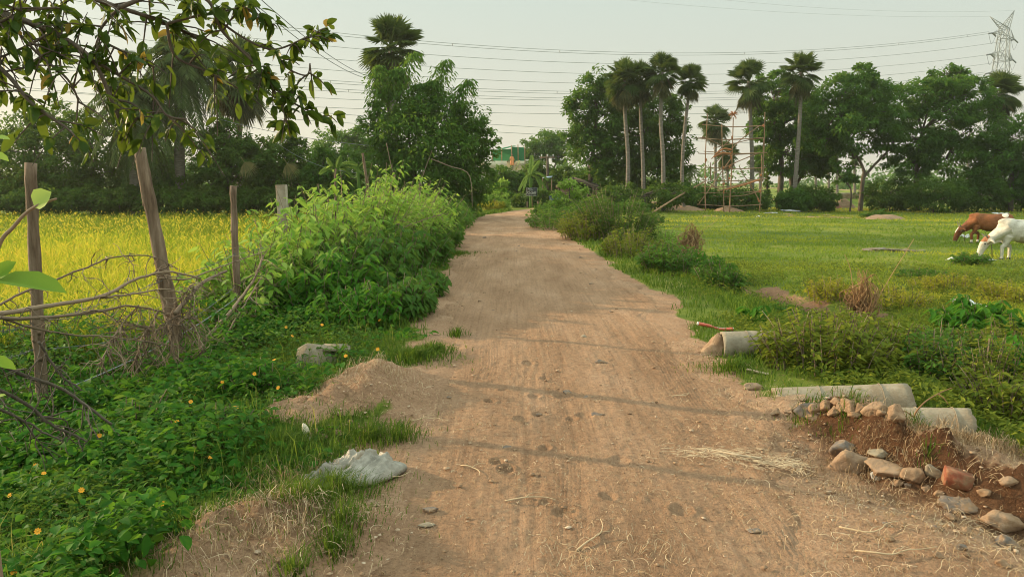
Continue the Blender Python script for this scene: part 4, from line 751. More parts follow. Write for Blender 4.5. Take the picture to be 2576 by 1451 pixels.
# ------------------------------------------------------------------ fence on the left
def wooden_post(label, base, top, r0, r1, knots=3, seed=1, cat='fence post'):
    f = np.array(base, float); t = thing('fence_post', label, cat, f, 'posts of the field fence'); r = np.random.default_rng(seed); n = 22; tp = np.array(top, float)
    p = f + (tp - f) * np.linspace(-.12, 1, n)[:, None]; p[1:-1] += np.cumsum(r.normal(size=(n - 2, 3)), 0) * .0018
    rr = np.linspace(r0, r1, n) * (1 + .07 * r.normal(size=n)); mb = MB().tube(p, rr, 12, bump=.06)
    mb.build('shaft', M_post, t, f, True)
    for k in range(knots):
        u_ = r.uniform(.25, .9); a = r.uniform(3.6, 5.6); c = f + (tp - f) * u_; rr_ = (r0 + (r1 - r0) * u_)
        MB().tube([c + np.array([math.cos(a), math.sin(a), .3]) * rr_ * .4, c + np.array([math.cos(a), math.sin(a), .5]) * rr_ * 1.25], [rr_ * .5, rr_ * .22], 7, bump=.2).build('knot', M_post, t, f)
    return t
def base_at(px, Y): x = at(px, 725, Y)[0]; return (x, Y, float(H(x, Y)))
wooden_post('straight dark wooden fence post farthest to the left', base_at(78, 6.25), at(77, 410, 6.25), .048, .044, 3, 1)
wooden_post('thick pale wooden fence post leaning to the left', base_at(452, 7.6), at(352, 372, 7.45), .082, .054, 6, 2)
wooden_post('thin straight wooden fence post right of the leaning one', base_at(592, 9.5), at(587, 468, 9.5), .052, .038, 3, 3)
f = base_at(722, 12.1); t = thing('fence_post', 'square grey concrete fence post rising out of the pale weeds', 'fence post', f, 'posts of the field fence'); tp = at(711, 465, 12.1)
mb = MB(); P = np.array([np.array(f) + (tp - np.array(f)) * u_ for u_ in (0, .5, 1)]); mb.box(P.mean(0), (.15, .13, tp[2] - f[2]), roty(-.02), bevel=.012); mb.build('shaft', M_conc, t, f)
for z in (.35, .7): MB().tube([np.array(f) + (tp - np.array(f)) * z + np.array([-.09, 0, 0]), np.array(f) + (tp - np.array(f)) * z + np.array([0, -.07, 0]), np.array(f) + (tp - np.array(f)) * z + np.array([.09, 0, .0])], .004, 5).build('wire_tie', M_wire, t, f)
wooden_post('thin crooked bare stick standing in the tallest weeds', base_at(850, 14), at(845, 425, 14), .035, .018, 2, 5)
wooden_post('dead stem slanting left above the weeds by the roadside tree', base_at(955, 16.5), at(912, 385, 16.5), .04, .028, 2, 6)
def wire(label, pts_, sag, rad, barbs=0, m=None, name='barbed_wire', cat='wire', group='fence wires', tw=.5):
    p = []
    for a, b in zip(pts_[:-1], pts_[1:]):
        tt = np.linspace(0, 1, 14)[:, None]; q = np.asarray(a) + (np.asarray(b) - np.asarray(a)) * tt; q[:, 2] -= sag * (4 * tt * (1 - tt))[:, 0]; p.append(q)
    p = np.concatenate(p); mb = MB().tube(p, rad, 5, caps=False)
    if barbs:
        r = np.random.default_rng(barbs)
        for u_ in np.linspace(.01, .99, barbs):
            c = p[int(u_ * (len(p) - 1))]; d = nrm(r.normal(size=3)) * .022; mb.tube([c - d, c + d], .0022, 3, caps=False); d = nrm(r.normal(size=3)) * .022; mb.tube([c - d, c + d], .0022, 3, caps=False)
    return tag(mb.build(name, m or M_wire), label, cat, group)
wire('rusty barbed wire strung between the posts at knee height', [at(-60, 830, 5.6), at(78, 815, 6.2), at(420, 700, 7.52), at(590, 640, 9.4), at(722, 600, 12)], .03, .003, 60)
wire('lower barbed wire running through the brushwood', [at(-60, 905, 5.6), at(78, 880, 6.2), at(435, 830, 7.56), at(592, 720, 9.4)], .03, .003, 50)
wire('grey taut cable tied low on the first post', [at(78, 1000, 6.2), at(160, 980, 6.4), at(440, 850, 7.9), at(600, 745, 9.45)], .02, .007, 0, M_metal, 'fence_cable')

# ------------------------------------------------------------------ dead thorn branches on the fence
def branch(name, label, pls, seed, twigs, tl, group='dead branches piled on the fence', down=.5, m=None):
    r = np.random.default_rng(seed); c0 = at(*pls[0][0]); t = thing(name, label, 'dead branch', c0, group); mb = MB(); mt = mb
    for pl, r0, r1 in [(p[:-2], p[-2], p[-1]) for p in pls]:
        p = bez([at(*q) for q in pl], 8 * len(pl)); p += np.cumsum(r.normal(size=p.shape), 0) * .003; mb.tube(p, np.linspace(r0, r1, len(p)), 7, .35 + .4 * r.random(), bump=.1)
        for k in range(int(twigs * len(pl))):
            i = r.integers(1, len(p)); q = [p[i]]; d = nrm(nrm(p[i] - p[i - 1]) * .6 + .7 * r.normal(size=3) + np.array([0, 0, -down * r.random()]))
            ln = tl * r.uniform(.25, 1.1)
            for j in range(5): d = nrm(d + .4 * r.normal(size=3) + np.array([0, 0, -.12])); q.append(q[-1] + d * ln / 5)
            mt.tube(bez(q, 8), np.linspace(.005, .0022, 8), 4, r.random(), False)
            if r.random() < .6:
                d2 = nrm(d + .8 * r.normal(size=3)); mt.tube([q[3], q[3] + d2 * ln * .25, q[3] + d2 * ln * .45 + .02 * r.normal(size=3)], [.003, .0025, .0018], 3, r.random(), False)
    mb.build('bough', m or M_twig, t, c0)
branch('dead_branch', 'long grey dead branch lying across the first two posts', [((-60, 800, 5.2), (120, 772, 5.9), (260, 745, 6.4), (340, 700, 6.8), (420, 678, 7.0), (500, 690, 7.3), .020, .008), ((250, 748, 6.4), (330, 735, 6.6), (420, 725, 6.9), (470, 740, 7.1), .010, .005)], 1, 4, .3)
branch('dead_branch', 'arching thin dead branch above the long one', [((-60, 800, 5.4), (60, 740, 5.8), (200, 690, 6.2), (300, 655, 6.5), (390, 652, 6.9), (450, 680, 7.1), .010, .004)], 2, 5, .22)
branch('dead_branch', 'lower dead branch sagging from the left edge to the leaning post', [((-60, 790, 5.0), (80, 800, 5.6), (220, 790, 6.2), (330, 770, 6.7), (420, 790, 7.1), (480, 850, 7.3), .016, .006), ((0, 800, 5.4), (150, 840, 5.9), (300, 850, 6.4), (420, 870, 6.9), .009, .004)], 3, 6, .35)
branch('dead_branch', 'dead bough propped between the leaning post and the thin post', [((440, 790, 6.9), (480, 740, 7.3), (510, 705, 7.8), (570, 678, 8.6), .022, .014), ((395, 700, 7.4), (470, 700, 7.6), (560, 670, 8.4), (660, 635, 9.2), .010, .005)], 4, 4, .25)
branch('dead_branch', 'dead bough leaning up to the right against the thin post', [((520, 850, 8.0), (590, 770, 8.6), (640, 705, 9.0), (668, 640, 9.2), .020, .012), ((560, 860, 8.2), (620, 760, 8.7), (665, 690, 9.0), .010, .006)], 5, 7, .4)
branch('dead_branch', 'heap of pale dead twigs round the foot of the leaning post', [((440, 760, 7.1), (430, 850, 7.0), (445, 930, 6.9), .012, .006), ((400, 780, 7.0), (360, 850, 6.8), (330, 920, 6.7), .009, .004), ((470, 790, 7.2), (500, 860, 7.1), (520, 930, 7.0), .009, .004), ((350, 770, 6.8), (290, 840, 6.6), (250, 920, 6.4), .008, .004), ((430, 800, 7.0), (390, 830, 6.9), (300, 800, 6.7), .009, .004), ((450, 820, 7.0), (460, 760, 7.1), (480, 720, 7.2), .008, .004)], 6, 16, .42, down=.9)
branch('dead_branch', 'dark bare branch sloping down from the left edge to the creeper', [((-80, 880, 4.2), (60, 930, 4.4), (180, 980, 4.6), (290, 1060, 4.7), .014, .008), ((-60, 950, 4.2), (60, 1000, 4.4), (140, 1060, 4.5), (220, 1090, 4.6), .012, .006), ((100, 860, 4.9), (150, 930, 5.0), (210, 980, 5.0), .010, .006), ((-40, 1010, 4.1), (60, 1060, 4.3), (140, 1110, 4.4), .01, .005)], 7, 4, .4, m=M_bark)
branch('dead_branch', 'bare forked twigs above the bushes near the road', [((930, 665, 13.4), (1000, 585, 13.4), (1060, 555, 13.6), (1110, 540, 13.8), .012, .006), ((930, 665, 13.4), (1010, 560, 13.4), (1050, 490, 13.6), .010, .004), ((930, 665, 13.4), (920, 620, 13.2), (900, 585, 13.0), .009, .004)], 8, 4, .35, None)

# ------------------------------------------------------------------ branches of the tree that hangs in from the upper left
t = thing('overhanging_tree', 'leafy tree branches hanging into the upper left corner', 'tree', (-5.6, 3.4, float(H(-5.6, 3.4))))
f = np.array(t.location); mb, ml = MB(), MB(); r = np.random.default_rng(4)
mb.tube(bez([f - np.array([0, 0, .2]), (-5.5, 3.4, 1.0), (-5.2, 3.5, 2.2), (-4.6, 3.7, 3.2)], 16), np.linspace(.16, .10, 16), 10, bump=.06)
def T_(pl, Y0, Y1): return [at(x, y, Y0 + (Y1 - Y0) * i / (len(pl) - 1)) for i, (x, y) in enumerate(pl)]
BR = [([(-500, -160), (-200, -60), (0, 30), (130, 80), (230, 150), (280, 250), (300, 300)], 3.7, 3.9, .03), ([(-200, -60), (100, -40), (300, 20), (420, 60), (520, 110)], 3.7, 4.2, .025),
      ([(-200, 0), (-60, 120), (20, 190), (70, 250), (120, 290), (165, 320)], 3.7, 3.6, .02), ([(300, 20), (420, -20), (520, 0), (560, 80), (640, 160), (695, 240)], 3.9, 4.2, .018),
      ([(560, 60), (620, 100), (690, 125), (770, 95), (800, 80)], 4.1, 4.2, .01), ([(670, 190), (700, 230), (730, 255), (790, 285), (830, 300)], 4.15, 4.2, .009), ([(690, 230), (710, 270), (720, 310)], 4.15, 4.15, .006),
      ([(230, 150), (300, 190), (380, 240), (420, 290), (470, 300)], 3.85, 4.0, .014), ([(280, 250), (330, 260), (360, 290), (340, 300)], 3.9, 3.9, .010), ([(130, 80), (60, 120), (-40, 160)], 3.8, 3.7, .012), ([(420, 60), (440, 140), (520, 180), (560, 200)], 4., 4.2, .012),
      ([(300, 20), (250, 90), (330, 140), (390, 170)], 3.9, 4.0, .012), ([(-100, 30), (-20, 60), (60, 30), (140, 20)], 3.6, 3.7, .014), ([(420, 60), (500, 40), (600, 20), (650, -10)], 4., 4.2, .012), ([(0, 30), (90, 130), (170, 200), (200, 260)], 3.7, 3.8, .012), ([(560, 80), (600, 30), (640, 30), (680, 70)], 4.1, 4.1, .008), ([(690, 130), (720, 170), (770, 190), (780, 160)], 4.15, 4.2, .008)]
for k, (pl, y0, y1, r0) in enumerate(BR):
    p = bez(T_(pl, y0, y1), 10 * len(pl)); mb.tube(p, np.linspace(r0 * .65, r0 * .2 + .002, len(p)), 7, bump=.05)
    Lb = np.linalg.norm(np.diff(p, axis=0), axis=1).sum(); vis = p[:, 0] / p[:, 1] > -.9; p = p[vis]
    nt_ = int(Lb * (17 if max(x for x, _ in pl) < 640 else 15)) + 3
    for j in range(nt_):
        i = r.integers(len(p) // 5, len(p)); q = p[i]; d = nrm(r.normal(size=3) + np.array([.2, 0, -.35])); ln = r.uniform(.12, .34) * (1 if max(x for x, _ in pl) < 640 else .42); q2 = [q, q + d * ln * .5, q + d * ln + np.array([0, 0, -.04])]
        mb.tube(bez(q2, 5), np.linspace(.005, .002, 5), 4, caps=False); n = r.integers(4, 8); u_ = r.uniform(.2, 1, n)[:, None]; P = q + d * ln * u_
        a = nrm(d * .5 + r.normal(size=(n, 3)) * .75 + np.array([0, 0, -.45])); N = r.normal(size=(n, 3)) + np.array([0, 0, .8]); L = r.uniform(.035, .095, n)
        ml.bigleaves(P, a, N, L, L * r.uniform(.42, .56, n), np.clip(r.beta(1.6, 2.6, n) + (r.random(n) < .06) * .5, 0, 1), .25, .22)
mb.build('branches', M_bark, t, f); ml.build('leaves', ML['over'], t, f)
# creeper shoot right in front at the left edge
c0 = at(-40, 760, 1.5); t = thing('vine_shoot', 'blurred green vine shoot with large leaves at the left edge', 'vine', (c0[0], c0[1], float(H(c0[0], c0[1]))))
f = np.array(t.location); mb = MB(); mb.tube(bez([f, at(-60, 900, 1.5), at(-10, 640, 1.5), at(35, 570, 1.5), at(80, 525, 1.5), at(142, 500, 1.5)], 40), np.linspace(.006, .0022, 40), 6, .6)
mb.build('stem', M_twig, t, f); mb = MB(); A = lambda x, y: at(x, y, 1.5)
P = np.array([A(88, 522), A(-20, 705), A(-10, 700), A(-40, 900), A(-30, 350), A(-30, 385), A(-10, 1000)]); E = np.array([A(125, 480), A(165, 715), A(40, 650), A(40, 920), A(25, 345), A(22, 400), A(15, 990)])
D = E - P; L = np.linalg.norm(D, axis=1) * np.array([1.1, 1, 1, 1, 1, 1, 1]); mb.bigleaves(P, D, np.array([[0, -.9, .6], [.1, -.3, 1], [.3, -.6, .6], [0, -.4, 1], [0, -.3, 1], [0, -.4, 1], [0, -.5, 1.]]), L, L * np.array([1.0, .5, .55, .5, .6, .6, .5]), np.array([.95, .3, .35, .4, .8, .7, .8]), .12, .18)
mb.build('leaves', ML['light'], t, f)

# ------------------------------------------------------------------ orange flowers in the creeper
FL = [(135, 1336), (95, 1335), (325, 958), (407, 1360 - 95), (590, 1022), (560, 960), (445, 1060), (595, 1025), (530, 1150), (90, 1170), (205, 1232), (25, 1245), (35, 1440), (330, 1370 - 410), (835, 738), (850, 752), (665, 832), (720, 823), (735, 845), (810, 817), (790, 758), (765, 682), (575, 742), (590, 748), (858, 715), (893, 728), (918, 722), (930, 770), (935, 782), (955, 805), (870, 895), (950, 878), (640, 940), (700, 975), (250, 1095), (160, 1120), (770, 700), (965, 760), (985, 705), (480, 1010), (55, 863), (690, 905), (840, 872), (110, 1190), (300, 1010)]
def flower_meshes():
    r = np.random.default_rng(2); a = np.linspace(0, 6.28, 9)[:-1]; P = np.stack([.004 * np.cos(a), .004 * np.sin(a), 0 * a], -1); D = np.stack([np.cos(a), np.sin(a), .25 + 0 * a], -1)
    pe = MB().bigleaves(P, D, np.tile([0, 0, 1.], (8, 1)), .022, .014, .5, .1, .1).data('petals'); ce = MB().ball((0, 0, .003), (.007, .007, .005), n=6).data('centre')
    st = MB().tube(bez([(0, 0, -.14), (.008, .004, -.07), (0, 0, 0)], 6), .0016, 4, caps=False).data('stalk'); return pe, ce, st
pe, ce, st = flower_meshes(); pe.materials.append(flat_mat('orange_petal', (.86, .36, .02), .6)); ce.materials.append(flat_mat('yellow_flower_centre', (.75, .45, .05), .8)); st.materials.append(ML['lush'])
r = np.random.default_rng(6); LL = bpy.context.evaluated_depsgraph_get
for k, (px, py) in enumerate(FL):
    g = on(px, py, .30); g = on(px, py, .22 + .10 * r.random()) if g[0] < xl(g[1]) - 1 else on(px, py, .14)
    if k == 0:
        root0 = thing('daisy_flower', 'small orange daisy flower standing in the creeper on the left bank', 'flower', g, 'orange daisies in the creeper'); kids = []
        for nm, me in (('petals', pe), ('centre', ce), ('stalk', st)):
            o = bpy.data.objects.new(nm, me); C.objects.link(o); o.parent = root0; kids.append(o)
        o = root0
    else:
        o = root0.copy(); C.objects.link(o); o.location = g
        for c in kids:
            d = c.copy(); C.objects.link(d); d.parent = o
    s_ = .52 + .028 * g[1]; o.scale = (s_, s_, s_); o.rotation_euler = (R(r.uniform(15, 60)), R(r.uniform(-25, 25)), r.uniform(-.8, .8))
# ------------------------------------------------------------------ bodies grown as one surface
def body(mb, voxel, sm=4):
    me = mb.data('tmp'); o = bpy.data.objects.new('tmp', me); C.objects.link(o)
    m = o.modifiers.new('r', 'REMESH'); m.mode = 'VOXEL'; m.voxel_size = voxel
    s_ = o.modifiers.new('s', 'SMOOTH'); s_.factor = .5; s_.iterations = sm
    dg = bpy.context.evaluated_depsgraph_get(); dg.update(); e = bpy.data.meshes.new_from_object(o.evaluated_get(dg))
    v = np.zeros(len(e.vertices) * 3); e.vertices.foreach_get('co', v); v = v.reshape(-1, 3)
    pf = [p.vertices[:] for p in e.polygons]; bpy.data.objects.remove(o); bpy.data.meshes.remove(me); bpy.data.meshes.remove(e)
    out = MB(); f4 = np.array([p for p in pf if len(p) == 4]); f3 = [p for p in pf if len(p) == 3]
    return v, f4, np.array(f3) if f3 else None
def body_obj(name, vf, tonefun, m, parent):
    v, f4, f3 = vf; mb = MB(); mb.add(v, f4, tonefun(v[f4].mean(1)))
    if f3 is not None:
        mb.f[3].append(f3); mb.t[3].append(tonefun(v[f3].mean(1)))
    o = mb.build(name, m, parent, smooth_=True); return o
def cow_body(hump):
    """faces -x, grazing"""
    mb = MB(); T = lambda p, r_, ry=None: mb.tube(bez(p, 5 * len(p)), np.interp(np.linspace(0, 1, 5 * len(p)), np.linspace(0, 1, len(r_)), r_), 14, ry=ry)
    mb.ball((.12, 0, .80), (.66, .27, .29), n=14); mb.ball((.10, 0, .72), (.46, .29, .27), n=12); mb.ball((-.38, 0, .82), (.30, .22, .33), n=12); mb.ball((.60, 0, .88), (.24, .23, .26), n=12); mb.ball((.66, 0, 1.0), (.16, .14, .11), n=10)
    mb.ball((-.40, 0, 1.04), (.26, .11, .09 + hump * .5), n=10); mb.tube(bez([(-.45, 0, 1.06), (.1, 0, 1.03), (.62, 0, 1.05)], 12), .08, 8)
    T([(-.40, 0, .86), (-.62, 0, .72), (-.80, 0, .58), (-.90, 0, .50)], [.28, .22, .165, .135], .70)
    T([(-.52, 0, .58), (-.68, 0, .48), (-.82, 0, .42)], [.08, .085, .04], .4)
    T([(-.87, 0, .56), (-.95, 0, .41), (-1.02, 0, .24), (-1.055, 0, .09)], [.115, .125, .092, .074], .82); mb.ball((-1.06, 0, .075), (.07, .066, .055), n=9); mb.ball((-.89, 0, .58), (.085, .11, .06), n=9)
    for s_ in (-1, 1):
        fx = .14 * s_
        T([(-.40, s_ * .13, .66), (-.42 + fx * .4, s_ * .13, .42), (-.40 + fx, s_ * .13, .36), (-.39 + fx, s_ * .13, .12), (-.40 + fx, s_ * .13, .03)], [.12, .062, .056, .040, .052])
        bx = -.09 * s_
        T([(.58, s_ * .13, .80), (.50 + bx, s_ * .15, .55), (.66 + bx, s_ * .14, .40), (.62 + bx, s_ * .14, .14), (.60 + bx, s_ * .14, .03)], [.17, .105, .058, .042, .055])
        T([(-.86, s_ * .10, .54), (-.80, s_ * .20, .52), (-.78, s_ * .28, .46)], [.034, .05, .014], .5)
    return body(mb, .018, 4)
def hide(name, stops):
    m, nt, b = mat(name); c = ramp(nt, attr(nt, 'tone'), stops); c = mixc(nt, 1., c, ramp(nt, noise(nt, 5, 7, .7), [(.3, (.62, .58, .52)), (.5, (.92, .9, .87)), (.75, (1.08, 1.06, 1.0))]), 'MULTIPLY'); nt.links.new(c, b.inputs['Base Color'])
    b.inputs['Roughness'].default_value = .75; b.inputs['Specular IOR Level'].default_value = .2; bump(nt, b, mathn(nt, 'ADD', noise(nt, 4, 4, .6), mathn(nt, 'MULTIPLY', noise(nt, 60, 3), .12)), .05); return m
CM = {'brown': hide('brown_hide', [(0., (.28, .105, .040)), (.45, (.19, .070, .030)), (.7, (.09, .040, .022)), (.8, (.62, .58, .5)), (1., (.7, .67, .6))]), 'white': hide('white_hide', [(0., (.62, .59, .51)), (.5, (.42, .36, .28)), (.75, (.38, .16, .08)), (1., (.06, .05, .045))])}
M_horn = flat_mat('horn', (.20, .17, .13), .5); M_hoof = flat_mat('hoof', (.06, .05, .04), .6); M_eye = flat_mat('dark_eye', (.01, .01, .01), .2); M_rope = flat_mat('rope', (.13, .10, .06), .9)
def cow(label, px, py, Y, sc, rot, col, horns, tonefun, hump):
    f = foot(px, Y); t = thing('cow', label, 'cow', f); o = body_obj('body', cow_body(hump), tonefun, CM[col], t); o.name = 'body'
    for s_ in (-1, 1):
        MB().tube(bez([(-.90, s_ * .07, .60), (-.96, s_ * .13, .68), (-1.0, s_ * .13, .68 + horns)], 8), np.linspace(.026, .006, 8), 8).build('horn', M_horn, t)
        MB().ball((-.965, s_ * .105, .44), (.02, .012, .016), n=8).build('eye', M_eye, t)
    for x, y in ((-.26, .13), (-.54, -.13), (.51, .14), (.69, -.14)): MB().tube([(x, y, -.01), (x + .0, y, .06)], [.058, .046], 10).build('hoof', M_hoof, t)
    MB().tube(bez([(.80, 0, .98), (.88, 0, .85), (.86, .02, .55), (.85, .02, .36)], 10), np.array([.035, .03, .025, .02, .018, .016, .02, .035, .03, .01]), 7).build('tail', CM[col], t)
    a = np.linspace(0, 6.28, 18); q = np.stack([-1.0 + .03 * np.cos(a), .115 * np.cos(a), .47 + .17 * np.sin(a)], -1); q = np.array([-.80, 0, .55]) + np.outer(np.cos(a), [.0, .15, 0]) + np.outer(np.sin(a), [.13, 0, .15])
    mb = MB().tube(q, .014, 6, caps=False); mb.tube([(-.80, -.1, .42), (-.78, -.12, .24), (-.76, -.1, .08)], .012, 5); mb.build('neck_rope', M_rope, t)
    t.scale = (sc, sc, sc); t.rotation_euler = (0, 0, rot); return t
def brown_t(c):
    t = .12 + .25 * (c[:, 2] < .55) + .12 * np.sin(c[:, 0] * 5); t = np.where(c[:, 0] < -.72, .5, t); t = np.where((np.hypot(c[:, 0] - .52, c[:, 2] - 1.08) < .10) & (c[:, 1] < .06), .95, t)
    t = np.where((c[:, 2] < .13) & (c[:, 0] > -.7), .9, t); t = np.where((c[:, 0] < -.98) & (np.abs(c[:, 1]) < .05) & (c[:, 2] > .38), .95, t); return np.where((c[:, 0] < -1.02) & (c[:, 2] < .1), .72, t)
def white_t(c):
    t = .05 + .3 * smooth(.62, .48, c[:, 2]) * (c[:, 0] > -.2) + .08 * np.sin(c[:, 0] * 7 + c[:, 2] * 5); t = np.where((c[:, 2] < .66) & (c[:, 0] > -.15) & (c[:, 0] < .6), .48, t)
    t = np.where((c[:, 0] < -.86) & (c[:, 2] > .50) & (np.abs(c[:, 1]) < .12), .76, t); return np.where((c[:, 0] < -1.05) & (c[:, 2] < .07), .95, t)
cow('reddish brown cow with upright horns grazing on the pasture', 2490, 613, 27.2, .95, R(-16), 'brown', .14, brown_t, .01)
cow('white cow with a rusty forehead grazing at the right edge', 2582, 657, 21.5, 1.03, R(-12), 'white', .03, white_t, .05)

# ------------------------------------------------------------------ house with roof terrace and the person on it
YH = 78; mH = m_per_px(YH); M_plaster = rough_mat('cream_plaster', [(.2, (.40, .36, .25)), (.6, (.55, .50, .36)), (.85, (.64, .60, .47))], 1.2, 12, .01)
M_net = leaf_mat('green_shade_net', G3((.02, .10, .06), (.03, .14, .085), (.05, .18, .11)), trans=(.1, .35, .2), tf=.5)
f = foot(1290, YH + 3); gz = f[2]; zr = at(1290, 428, YH)[2]; zp = at(1290, 405, YH)[2]; x0 = at(1205, 420, YH)[0]; x1 = at(1352, 420, YH)[0]
t = thing('house', 'cream flat roofed house with parapet seen above the bushes', 'house', f); mb = MB()
mb.box(((x0 + x1) / 2, YH + 3, (gz + zr) / 2 - .1), (x1 - x0, 6, zr - gz), bevel=.03).build('wall', M_plaster, t, f)
xa = at(1276, 420, YH)[0]; xb = at(1297, 420, YH)[0]
MB().box(((x0 + xa) / 2, YH + .1, (zr + zp) / 2), (xa - x0, .14, zp - zr), bevel=.02).build('parapet', M_plaster, t, f)
MB().box(((xb + x1) / 2 - .1, YH + .1, (zr + zp) / 2), (x1 - xb - .2, .14, zp - zr), bevel=.02).build('parapet', M_plaster, t, f)
MB().box(((x0 + x1) / 2, YH + .05, zr - .08), (x1 - x0 + .5, .5, .12), bevel=.02).build('ledge', M_plaster, t, f)
MB().box(((xa + xb) / 2 + .3, YH + 2.2, (zr + zp) / 2 + .1), (xb - xa + 2.2, .3, zp - zr + .2), bevel=.02).build('stair_wall', M_plaster, t, f)
mb = MB(); a_ = at(1307, 404, YH - .2); b_ = at(1297, 428, YH - .4); mb.box((a_ + b_) / 2, (.16, .14, np.linalg.norm(a_ - b_)), roty(math.atan2(a_[0] - b_[0], a_[2] - b_[2]))); mb.build('stair_rail', flat_mat('yellow_paint', (.5, .47, .2), .7), t, f)
for px, py in ((1322, 412), (1331, 413)): MB().box(at(px, py + 4, YH - .3), (.22, .2, .95), bevel=.02).build('water_pipe_box', M_conc, t, f)
t = thing('shade_net_frame', 'green shade net stretched over a pole frame on the roof', 'shade net', (at(1290, 405, YH + 3)[0], YH + 3, zr)); f = np.array(t.location); mb = MB()
def sheet(mb, P4, n=9, sag=.12, tone=.5):
    p = np.array(P4, float); u_ = np.linspace(0, 1, n); g = (p[0] * (1 - u_)[:, None] + p[1] * u_[:, None])[:, None] * (1 - u_)[None, :, None] + (p[3] * (1 - u_)[:, None] + p[2] * u_[:, None])[:, None] * u_[None, :, None]
    g[..., 2] -= sag * np.outer(np.sin(np.pi * u_), np.sin(np.pi * u_)) + .03 * rng.random((n, n)); i = np.arange(n - 1)[:, None] * n; j = np.arange(n - 1)[None]
    return mb.add(g.reshape(-1, 3), np.stack([i + j, i + j + 1, i + n + j + 1, i + n + j], -1).reshape(-1, 4), tone)
A = lambda x, y, d=0: at(x, y, YH + d)
sheet(mb, [A(1238, 378, 1.5), A(1286, 374, 1.5), A(1286, 405, 1.5), A(1240, 405, 1.5)], tone=.8); sheet(mb, [A(1288, 369, 1), A(1318, 371, 1), A(1320, 408, 1), A(1288, 408, 1)], tone=.1); sheet(mb, [A(1238, 378, 1.5), A(1286, 367, 1), A(1300, 366, 4), A(1250, 376, 5)], tone=.4)
mb.build('net', M_net, t, f)
for px, y0, y1 in ((1238, 376, 406), (1287, 366, 408), (1303, 364, 407), (1320, 370, 408), (1262, 374, 405)): MB().tube([A(px, y0, .9), A(px + .5, y1, .9)], .05, 6).build('pole', M_bamboo, t, f)
t = thing('person', 'person in an orange tunic standing on the roof with one arm out', 'person', (at(1288, 424, YH - .25)[0], YH - .25, zr)); mb = MB()
T = lambda p, r_, k=10, ry=None: mb.tube(bez(p, 4 * len(p)), np.interp(np.linspace(0, 1, 4 * len(p)), np.linspace(0, 1, len(r_)), r_), k, ry=ry)
T([(0, 0, .88), (0, .01, 1.1), (0, 0, 1.3)], [.13, .11, .14], ry=.7); T([(0, 0, 1.28), (0, -.01, 1.42)], [.06, .05]); mb.ball((0, -.01, 1.50), (.075, .092, .11), n=12); mb.ball((0, -.105, 1.485), (.013, .02, .018), n=6)
for s_ in (-1, 1):
    T([(s_ * .08, 0, .90), (s_ * .09, -.01, .48), (s_ * .085, .01, .10), (s_ * .085, 0, .05)], [.085, .058, .036, .04]); mb.ball((s_ * .085, -.06, .035), (.042, .11, .035), n=8); mb.ball((s_ * .078, .0, 1.49), (.012, .02, .03), n=6)
arms = {-1: [(-.15, 0, 1.27), (-.24, -.02, 1.03), (-.42, -.08, .86)], 1: [(.15, 0, 1.27), (.20, .01, 1.0), (.20, -.04, .76)]}
for s_, p in arms.items():
    T(p, [.048, .04, .028]); e = np.array(p[2]); d = nrm(np.array(p[2]) - np.array(p[1])); mb.ball(e + d * .04, (.032, .022, .042), n=8)
    sd = nrm(np.cross(d, [0, 1., 0]))
    for j in range(4): T([e + d * .06 + sd * (j - 1.5) * .017, e + d * .10 + sd * (j - 1.5) * .02, e + d * (.13 + .012 * (j in (1, 2))) + sd * (j - 1.5) * .021 + np.array([0, -.015, 0])], [.009, .008, .006], 6)
    T([e + d * .02 + sd * .03, e + d * .06 + sd * .05, e + d * .09 + sd * .052], [.010, .009, .007], 6)
body_obj('body', body(mb, .009, 2), lambda c: np.where(c[:, 2] < .12, .3, .5), tone_mat('brown_skin', [(0., (.12, .06, .035)), (.5, (.20, .105, .065)), (1., (.26, .14, .09))], .6), t)
mb = MB(); T([(0, 0, 1.34), (0, 0, 1.2), (0, 0, .95), (.01, 0, .62), (.02, 0, .50)], [.13, .165, .165, .22, .25], 14, .62)
for s_, p in arms.items(): q = np.array(p); T([q[0] - np.array([s_ * .05, 0, 0]), q[0] * .45 + q[1] * .55 if s_ < 0 else q[1]], [.075, .062])
body_obj('tunic', body(mb, .016, 3), lambda c: .5 + .3 * np.sin(c[:, 0] * 30), tone_mat('orange_fabric', [(0., (.62, .20, .07)), (.5, (.78, .30, .13)), (1., (.85, .38, .18))], .85), t)
mb = MB()
for s_ in (-1, 1): T([(s_ * .08, 0, .66), (s_ * .09, 0, .45), (s_ * .086, .005, .10)], [.082, .066, .05], 10)
body_obj('trousers', body(mb, .014, 2), lambda c: .5, flat_mat('grey_green_fabric', (.12, .14, .11), .9), t)
mb = MB().ball((0, .02, 1.53), (.088, .095, .095), n=12); mb.ball((0, .075, 1.42), (.06, .04, .09), n=9); body_obj('hair', body(mb, .014, 2), lambda c: .5, flat_mat('black_hair', (.012, .01, .009), .5), t)
for s_ in (-1, 1): MB().ball((s_ * .03, -.092, 1.515), (.011, .008, .008), n=6).build('eye', M_eye, t)
MB().box((0, -.096, 1.447), (.045, .012, .012)).build('mouth', flat_mat('lips', (.22, .07, .06), .5), t)

